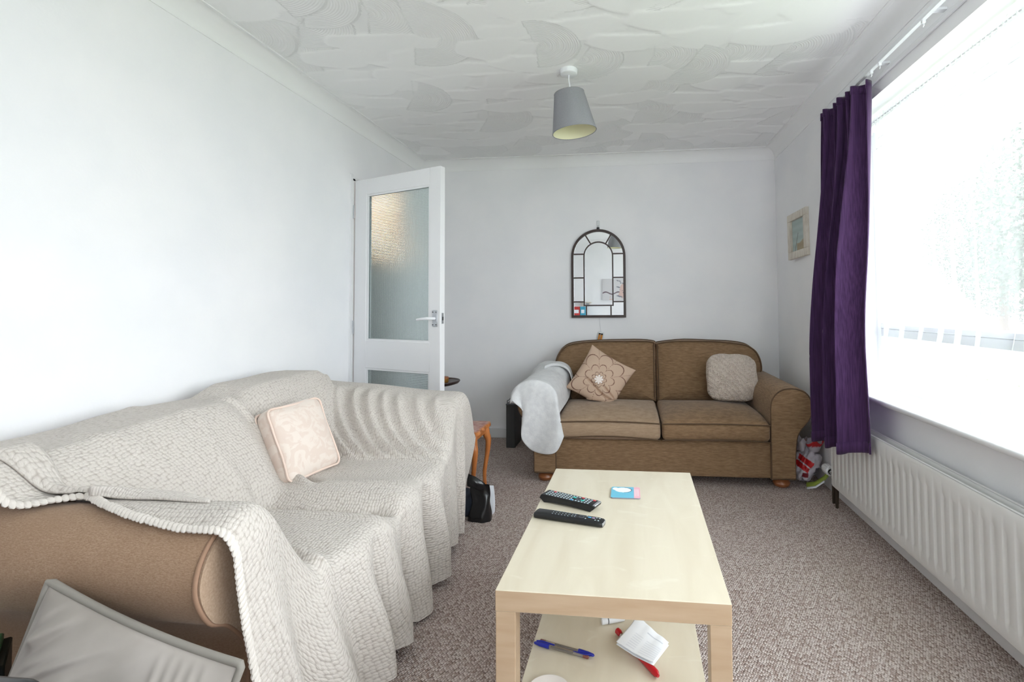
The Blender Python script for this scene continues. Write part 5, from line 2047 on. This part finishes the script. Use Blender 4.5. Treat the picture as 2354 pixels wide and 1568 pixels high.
def make_velvet_cushion():
    t = thing('cushion', 'large grey velvet cushion on the floor leaning on the tan sofa arm', 'cushion', (-1.05, 0.88, 0.0))
    n = 200
    p, f, uv, e = pillow(0.455, 0.455, 0.15, n, 0.05, 0.50)
    top = p[:, 2] > 0
    inn = (1 - np.max(np.abs(uv), 1) ** 4)
    # long pulled creases fanning from the left edge
    rv = np.random.default_rng(12)
    for k in range(13):
        off = -0.85 + 0.125 * k + rv.uniform(-0.02, 0.02)
        ang = 0.50 + 0.035 * k + rv.uniform(-0.12, 0.12)
        a_ = rv.uniform(0.014, 0.025)
        w_ = rv.uniform(0.034, 0.055)
        bend = rv.uniform(-0.10, 0.16)
        al = (uv[:, 0] + 0.95) * math.cos(ang) + (uv[:, 1] - off) * math.sin(ang)
        dd = (uv[:, 0] + 0.95) * math.sin(ang) - (uv[:, 1] - off) * math.cos(ang) - bend * al ** 2
        L0, L1 = rv.uniform(0.0, 0.2), rv.uniform(0.9, 1.7)
        w2 = (w_ * 1.05 - 0.45 * w_ * np.tanh(dd / (0.5 * w_))) * (1 + 0.5 * np.clip(al, 0, 2))
        p[:, 2] += a_ * np.exp(-(dd / w2) ** 2) * ss(L0 - 0.08, L0 + 0.25, al) * ss(L1, L1 - 0.45, al) * inn * top
    for k in range(5):
        dd = uv[:, 0] - 0.50 - 0.10 * k + 0.25 * (uv[:, 1] - 0.2) ** 2
        p[:, 2] += 0.009 * np.exp(-(dd / 0.030) ** 2) * inn * top * ss(-0.3, 0.2, uv[:, 1])
    p[:, 2] += 0.004 * wob(p * np.array([1, 1, 0]), 26, 71) * inn * top
    zg = p[:n * n, 2].reshape(n, n).copy()
    for _ in range(6):
        zg[1:-1, 1:-1] = 0.4 * zg[1:-1, 1:-1] + 0.15 * (zg[:-2, 1:-1] + zg[2:, 1:-1] + zg[1:-1, :-2] + zg[1:-1, 2:])
    p[:n * n, 2] = zg.ravel()
    TL = Vector((-1.195, 0.925, 0.565))
    TR = Vector((-0.775, 0.915, 0.440))
    ex = (TR - TL).normalized()
    dn = Vector((-0.06, -0.13, -0.42)).normalized()
    ctr = TL + ex * 0.2275 + dn * 0.2275
    mt = frame(tuple(ctr), ex, -dn)
    ez = np.array(mt)[:3, 2]

    def place(pp):
        q_ = np.array(ctr)[None] + pp[:, :1] * np.array(ex)[None] - pp[:, 1:2] * np.array(dn)[None] + pp[:, 2:] * ez[None]
        q_[:, 2] = np.maximum(q_[:, 2], 0.012)
        return q_

    obj('cover', G().raw(place(p), f), M['velvet'], t)
    # piping follows the rim
    rim = p[e]
    rim = rim * np.array([1.012, 1.012, 1])
    rq = place(rim)
    # even out the spacing
    cum = np.concatenate([[0], np.cumsum(np.linalg.norm(np.diff(np.vstack([rq, rq[:1]]), axis=0), axis=1))])
    ss_ = np.linspace(0, cum[-1], 160, endpoint=False)
    rc = np.vstack([rq, rq[:1]])
    pts = np.stack([np.interp(ss_, cum, rc[:, k]) for k in range(3)], -1)
    obj('piping', G().tube(pts, 0.0075, 14, closed=True), M['velvet_pipe'], t)


make_velvet_cushion()

# ================================================================== SMALL THINGS BY THE DOOR
def make_side_table():
    t = thing('side_table', 'small orange wood side table with curved legs behind the tan sofa arm', 'side table', (-1.08, 2.90, 0))
    x0, x1, y0, y1 = -1.30, -0.862, 2.742, 3.058
    zt = 0.42
    # scalloped outline
    pts = []
    cx, cy = (x0 + x1) / 2, (y0 + y1) / 2
    hx, hy = (x1 - x0) / 2, (y1 - y0) / 2
    for k in np.linspace(0, 2 * PI, 120, endpoint=False):
        c, s = math.cos(k), math.sin(k)
        m = max(abs(c), abs(s))
        px, py = c / m, s / m
        q = 1 - 0.055 * (1 - abs(min(abs(px), abs(py))) ** 2) * 0.6 - 0.05 * (abs(px) * abs(py)) ** 8 + 0.012 * math.cos(k * 12)
        pts.append((cx + hx * px * q, cy + hy * py * q))
    pts = np.array(pts)
    ctr = np.array([cx, cy])
    rings = [(1.0, zt - 0.020), (1.0, zt - 0.012), (0.985, zt - 0.006), (0.985, zt - 0.001), (0.96, zt)]
    P = np.array([np.concatenate([ctr + (pts - ctr) * s, np.full((120, 1), z)], 1) for s, z in rings])
    g = G().grid(P, cv=True)
    g.f.append(tuple(range(120))[::-1])
    g.f.append(tuple(range(4 * 120, 5 * 120)))
    tp = obj('table_top', g, M['orange_wood'], t)
    ins = ctr + (pts - ctr) * 0.93
    obj('leather_inlay', G().prism(np.array(ins), 2, zt, zt + 0.001), M['red_leather'], tp, label='worn reddish inlay')
    ap = G()
    for (a, b) in (((x0 + 0.05, y0 + 0.03), (x1 - 0.05, y0 + 0.045)), ((x0 + 0.05, y1 - 0.045), (x1 - 0.05, y1 - 0.03)), ((x0 + 0.03, y0 + 0.04), (x0 + 0.045, y1 - 0.04)), ((x1 - 0.045, y0 + 0.04), (x1 - 0.03, y1 - 0.04))):
        ap.box((a[0], a[1], zt - 0.062), (b[0], b[1], zt - 0.018), 0.003, 1)
    obj('apron', ap, M['orange_wood'], t)
    for (sx_, sy_) in ((1, -1), (1, 1), (-1, -1), (-1, 1)):
        bx, by = cx + sx_ * (hx - 0.038), cy + sy_ * (hy - 0.038)
        path = catmull([(0, 0, zt - 0.018), (0.004, 0.004, zt - 0.07), (0.014, 0.014, zt - 0.115), (0.008, 0.008, zt - 0.20), (-0.004, -0.004, zt - 0.30), (0.000, 0.0, 0.03), (0.012, 0.012, 0.0)], 30)
        path[:, 0] = bx + sx_ * path[:, 0]
        path[:, 1] = by + sy_ * path[:, 1]
        rad = np.interp(np.linspace(0, 1, 30), [0, .12, .26, .5, .8, .95, 1], [.020, .023, .021, .014, .0105, .011, .014])
        obj('leg', G().tube(path, rad, 12), M['orange_wood'], t)


make_side_table()


def make_bags():
    def bag(name, label, cat, c, w_, d_, h, m, seed, slump=0.012, flare=0.0):
        t = thing(name, label, cat, (c[0], c[1], 0))
        n = 48
        rows = []
        th = np.linspace(0, 2 * PI, n, endpoint=False)
        for k in np.linspace(0, 1, 26):
            wd = w_ * (1.0 + flare * (1 - k) - 0.1 * math.sin(k * PI))
            dp = d_ * (1.0 - 0.82 * k ** 1.5)
            p = np.stack([c[0] + wd / 2 * np.sign(np.cos(th)) * np.abs(np.cos(th)) ** 0.6, c[1] + dp / 2 * np.sign(np.sin(th)) * np.abs(np.sin(th)) ** 0.6, np.full(n, h * k)], -1)
            wn = np.stack([wob(p, 60, seed), wob(p, 70, seed + 1), wob(p, 40, seed + 2)], -1)
            p += slump * wn * np.array([0.5, 1.0, 0.3 * k])
            p[:, 2] = np.maximum(p[:, 2], 0.001)
            rows.append(p)
        g = G().grid(np.array(rows), cv=True)
        g.f.append(tuple(range(n))[::-1])
        obj('bag_body', g, m, t, solid=0.0)
        return t

    b = bag('plastic_bag', 'glossy black plastic bag standing on the carpet by the tan sofa', 'bag', (-0.808, 2.618), 0.105, 0.07, 0.185, M['black_bag'], 11, 0.010, 0.15)
    obj('open_flap', G().grid(np.array([[(-0.875, 2.60, 0.18), (-0.875, 2.605, 0.245)], [(-0.83, 2.60, 0.165), (-0.83, 2.612, 0.225)], [(-0.787, 2.60, 0.15), (-0.780, 2.61, 0.193)]])), M['black_bag'], b, solid=0.002)
    fr = thing('cloth_bag', 'dark checked cloth bundle between the throw and the black bag', 'bag', (-0.90, 2.64, 0))
    obj('bundle', G().raw(*rbox((-0.918, 2.665, 0.07), (0.10, 0.07, 0.138), 0.025, 8, (0.004, 0.006, 0.004), wr=0.004, seed=9)), M['navy'], fr)
    pb = thing('paper_bag', 'small white paper bag standing behind the black plastic bag', 'bag', (-0.79, 2.70, 0))
    P = []
    for (z, w_, d_) in ((0.0, 0.060, 0.045), (0.002, 0.064, 0.048), (0.05, 0.068, 0.044), (0.11, 0.066, 0.026), (0.142, 0.062, 0.010), (0.150, 0.061, 0.004)):
        P.append([(-0.790 - w_ / 2, 2.700 - d_ / 2, z), (-0.790 + w_ / 2, 2.700 - d_ / 2 + 0.006, z), (-0.790 + w_ / 2, 2.700 + d_ / 2, z), (-0.790 - w_ / 2, 2.700 + d_ / 2, z)])
    g = G().grid(np.array(P), cv=True)
    g.f.append((0, 1, 2, 3))
    g.f.append((20, 21, 22, 23))
    obj('bag_body', g, M['paper_white'], pb, smooth=False)

    # carrier bag stuffed beside the brown sofa
    t = thing('carrier_bag', 'crumpled white and red carrier bag between the brown sofa and radiator', 'bag', (1.10, 3.32, 0))
    th = np.linspace(0, PI, 80)
    ph = np.linspace(0, 2 * PI, 140, endpoint=False)
    TH, PH = np.meshgrid(th, ph, indexing='ij')
    X = np.sin(TH) * np.cos(PH)
    Y = np.sin(TH) * np.sin(PH)
    Z = np.cos(TH)
    p = np.stack([X * 0.082, Y * 0.11, Z * 0.115], -1).reshape(-1, 3)
    p[:, 0] += 0.035 * (p[:, 2] / 0.115)
    w3 = wob(p, 70, 31)
    cr = np.abs(wob(p, 45, 33)) ** 0.7
    cr2 = np.abs(wob(p, 95, 35)) ** 0.6
    p *= (1 + 0.11 * w3 - 0.17 * (1 - cr) - 0.07 * (1 - cr2))[:, None]
    p = p + np.array([1.093, 3.335, 0.115])
    p[:, 2] = np.maximum(p[:, 2], 0.002)
    p[:, 0] = np.minimum(p[:, 0], XR - 0.018)
    white = np.array(lin((196, 190, 200)))
    red = np.array(lin((190, 34, 40)))
    dark = np.array(lin((92, 84, 96)))
    col = np.tile(white, (len(p), 1))
    qx, qz = p[:, 0] - 1.07, p[:, 2] - 0.135
    m = (np.abs(qx * 0.8 - qz * 0.5 + 0.005) < 0.030) & (np.abs(qx * 0.6 + qz) < 0.042) & (np.abs(qx * 0.9 + qz * 1.2 + 0.004) > 0.006)
    col = np.where(m[:, None], red, col)
    m2 = (np.abs(p[:, 0] - 1.135) < 0.016) & (np.abs(p[:, 2] - 0.10) < 0.025)
    col = np.where(m2[:, None], dark, col)
    m3 = (np.abs(p[:, 0] - 1.06) < 0.016) & (np.abs(p[:, 2] - 0.075) < 0.014)
    col = np.where(m3[:, None], np.array(lin((120, 30, 44))), col)
    obj('bag_body', G().grid(p.reshape(80, 140, 3), cv=True), M['print_bag'], t, pr=col)
    # gathered neck and two open handles
    for (cx, cz, sx_, sz_, redtop, nm) in ((1.062, 0.245, 0.030, 0.038, False, 'handle_loop'), (1.135, 0.235, 0.052, 0.032, True, 'gathered_neck')):
        a = np.linspace(0, 2 * PI, 40, endpoint=False)
        rows = []
        for k in np.linspace(0, 1, 8):
            rr = 1 + 0.15 * np.sin(a * 3 + k * 2)
            q = np.stack([cx + sx_ * np.cos(a) * rr * (0.7 + 0.4 * k), 3.32 + 0.035 * np.sin(a) * rr * (0.7 + 0.5 * k), cz - sz_ + 2 * sz_ * k + 0.012 * np.sin(a * 4 + cx * 90) * k], -1)
            rows.append(q)
        q = np.array(rows)
        q[:, :, 0] = np.minimum(q[:, :, 0], XR - 0.012)
        cc = np.tile(white, (8 * 40, 1))
        if redtop:
            zz = q[:, :, 2].ravel()
            cc = np.where((zz > cz + 0.004)[:, None] & (q[:, :, 1].ravel() < 3.33)[:, None], red, cc)
        obj(nm, G().grid(q, cv=True), M['print_bag'], t, pr=cc, solid=0.0012)
    lf = thing('paper_sleeve', 'lime green and white paper sleeve lying against the carrier bag', 'paper', (1.15, 3.25, 0))
    bot_ = np.array([(1.062, 3.235, 0.004), (1.105, 3.21, 0.020), (1.150, 3.19, 0.062), (1.182, 3.18, 0.105)])
    P = np.stack([bot_, bot_ + np.array([0.004, 0.016, 0.026])], 1)
    obj('sleeve', G().grid(P), M['green_leaf'], lf, solid=0.002)
    P2 = np.stack([bot_[:3] + np.array([-0.004, -0.016, -0.002]), bot_[:3] + np.array([0.0, -0.002, 0.006])], 1)
    obj('white_insert', G().grid(P2), M['paper_white'], lf, solid=0.001)


make_bags()


def make_corner_things():
    # slim grey unit left of the brown sofa
    t = thing('storage_unit', 'slim dark grey upright unit standing left of the brown sofa', 'unit', (-0.97, 4.02, 0))
    obj('case', G().box((-1.008, 3.955, 0.0), (-0.936, 4.20, 0.338), 0.003, 1), M['grey_unit'], t)
    obj('top_panel', G().box((-1.010, 3.953, 0.338), (-0.934, 4.202, 0.350), 0.002, 1), M['grey_unit_dark'], t)
    c = thing('cable', 'thin grey cable coiled on top of the grey upright unit', 'cable', (-0.97, 3.97, 0.35))
    obj('lead', G().tube(catmull([(-1.000, 3.97, 0.3535), (-0.998, 3.96, 0.375), (-0.980, 3.955, 0.385), (-0.965, 3.97, 0.41), (-0.955, 4.00, 0.40), (-0.96, 4.05, 0.36), (-0.975, 4.10, 0.3535)], 40), 0.0032, 6), M['grey_unit_dark'], c)
    # wine table behind the door
    cx, cy, zt = -1.385, 3.45, 0.60
    t = thing('pedestal_table', 'small dark round pedestal table half hidden behind the open door', 'table', (cx, cy, 0))
    obj('table_top', G().lathe([(0.0, -0.022), (0.12, -0.022), (0.152, -0.012), (0.164, 0.002), (0.162, 0.008), (0.155, 0.004), (0.150, 0.0), (0.0, 0.0)], (cx, cy, zt), 48), M['dark_wood'], t)
    obj('column', G().lathe([(0.030, 0.575), (0.018, 0.55), (0.016, 0.45), (0.026, 0.36), (0.034, 0.27), (0.022, 0.20), (0.034, 0.16), (0.030, 0.13)], (cx, cy, 0), 20), M['dark_wood'], t)
    for k in range(3):
        a = 0.5 + k * 2 * PI / 3
        path = catmull([(0.02, 0.17), (0.08, 0.15), (0.14, 0.06), (0.19, 0.012), (0.205, 0.010)], 20)
        obj('leg', G().tube(np.stack([cx + path[:, 0] * math.cos(a), cy + path[:, 0] * math.sin(a), path[:, 1]], -1), np.linspace(0.017, 0.010, 20), 10), M['dark_wood'], t)
    b = thing('trinket_box', 'little round gold brown box on the dark pedestal table', 'box', (-1.322, 3.43, zt))
    obj('box_body', G().lathe([(0.0, 0.0), (0.028, 0.0), (0.031, 0.006), (0.031, 0.026), (0.029, 0.028)], (-1.322, 3.43, zt), 24), M['gold'], b)
    obj('box_lid', G().lathe([(0.033, 0.027), (0.033, 0.035), (0.026, 0.040), (0.0, 0.042)], (-1.322, 3.43, zt), 24), M['bun'], b)
    # dark green box by the tan sofa
    R = Matrix.Translation((-1.378, 0.997, 0)) @ Matrix.Rotation(math.radians(-40), 4, 'Z')
    t = thing('box', 'dark green box on the carpet at the left edge of view', 'box', (-1.385, 0.965, 0))
    obj('box_body', G().box((0, -0.22, 0.0), (0.13, 0.0, 0.402), 0.003, 1, R), mat('near_black_green_card', (22, 28, 24), 0.4), t)
    obj('box_lid', G().box((0.006, -0.210, 0.402), (0.124, -0.012, 0.418), 0.003, 1, R), M['green_box'], t, label='glossy green lid')
    # black box nearest the viewer
    t = thing('storage_box', 'black rounded box whose top just shows at the lower left corner', 'box', (-0.98, 0.45, 0))
    obj('cabinet', G().raw(*rbox((-0.950, 0.47, 0.324), (0.37, 0.26, 0.646), 0.022, 14)), M['black'], t)
    obj('plinth', G().box((-1.09, 0.36, 0.0), (-0.82, 0.56, 0.02)), M['black'], t)


make_corner_things()


# ================================================================== THE WALL BEHIND THE VIEWER, seen in the mirror
def make_front_wall():
    y = YF
    t = thing('canvas_picture', 'pale abstract canvas on the wall behind, seen only in the mirror', 'picture', (-0.27, y, 1.46))
    obj('stretcher', G().box((-0.545, y, 1.262), (0.0, y + 0.028, 1.672), 0.003, 1), M['white_matt'], t)
    n = 70
    A, B = np.meshgrid(np.linspace(-0.545, 0.0, n), np.linspace(1.262, 1.672, n), indexing='ij')
    P = np.stack([A, np.full_like(A, y + 0.029), B], -1)
    u = ((A + 0.545) / 0.545).ravel()
    v = ((B - 1.262) / 0.41).ravel()
    q = np.stack([u, v, 0 * u], -1)
    n1 = wob(q, 16, 50)
    n2 = wob(q, 34, 51)
    col = np.tile(np.array(lin((214, 212, 214))), (n * n, 1))
    col = np.where((n1 > 0.25)[:, None] & (v < 0.75)[:, None], np.array(lin((212, 184, 176))), col)
    col = np.where((n2 > 0.55)[:, None] & (u > 0.5)[:, None], np.array(lin((128, 130, 140))), col)
    col = np.where((np.abs(v - 0.32 - 0.05 * np.sin(u * 14)) < 0.03)[:, None] & (u < 0.6)[:, None], np.array(lin((120, 104, 112))), col)
    obj('canvas', G().grid(P), M['print_cloth'], t, pr=col, smooth=False)
    s = thing('sideboard', 'white sideboard against the wall behind the viewer, under the canvas', 'sideboard', (-0.95, y + 0.2, 0))
    obj('carcass', G().box((-1.35, y + 0.02, 0.06), (-0.55, y + 0.40, 0.93), 0.003, 1), M['white'], s)
    obj('top', G().box((-1.37, y + 0.018, 0.93), (-0.53, y + 0.42, 0.955), 0.004, 2), M['white'], s)
    for x in (-1.34, -0.945):
        d = obj('door', G().box((x, y + 0.401, 0.09), (x + 0.385, y + 0.419, 0.91), 0.003, 1), M['white'], s)
        obj('knob', G().lathe([(0.006, 0), (0.007, 0.010), (0.014, 0.018), (0.010, 0.026), (0.0, 0.028)], (x + (0.35 if x < -1 else 0.035), y + 0.419, 0.55), 14, Matrix.Rotation(-PI / 2, 4, 'X')), M['chrome'], d)
    obj('plinth', G().box((-1.33, y + 0.05, 0.0), (-0.57, y + 0.38, 0.06)), M['white'], s, smooth=False)
    for (x0, x1, c, lb) in ((-1.105, -0.972, (196, 60, 58), 'red upright box on the sideboard behind the viewer'), (-0.965, -0.865, (70, 160, 190), 'blue upright box on the sideboard behind the viewer')):
        b = thing('box', lb, 'box', ((x0 + x1) / 2, y + 0.2, 0.955))
        m = mat('coloured_card', c, 0.5)
        obj('box_body', G().box((x0, y + 0.15, 0.955), (x1, y + 0.23, 1.135), 0.003, 1), m, b)
        obj('box_label', G().box((x0 + 0.02, y + 0.2301, 1.01), (x1 - 0.02, y + 0.2306, 1.075)), M['paper_white'], b, smooth=False)
    sh = thing('wall_shelf', 'small white shelf on the wall behind the viewer', 'shelf', (-0.85, y, 1.2))
    obj('board', G().box((-0.98, y, 1.205), (-0.76, y + 0.12, 1.225), 0.002, 1), M['limed'], sh)
    for x in (-0.95, -0.80):
        obj('bracket', G().box((x, y, 1.145), (x + 0.014, y + 0.09, 1.205), 0.002, 1), M['limed'], sh)


make_front_wall()
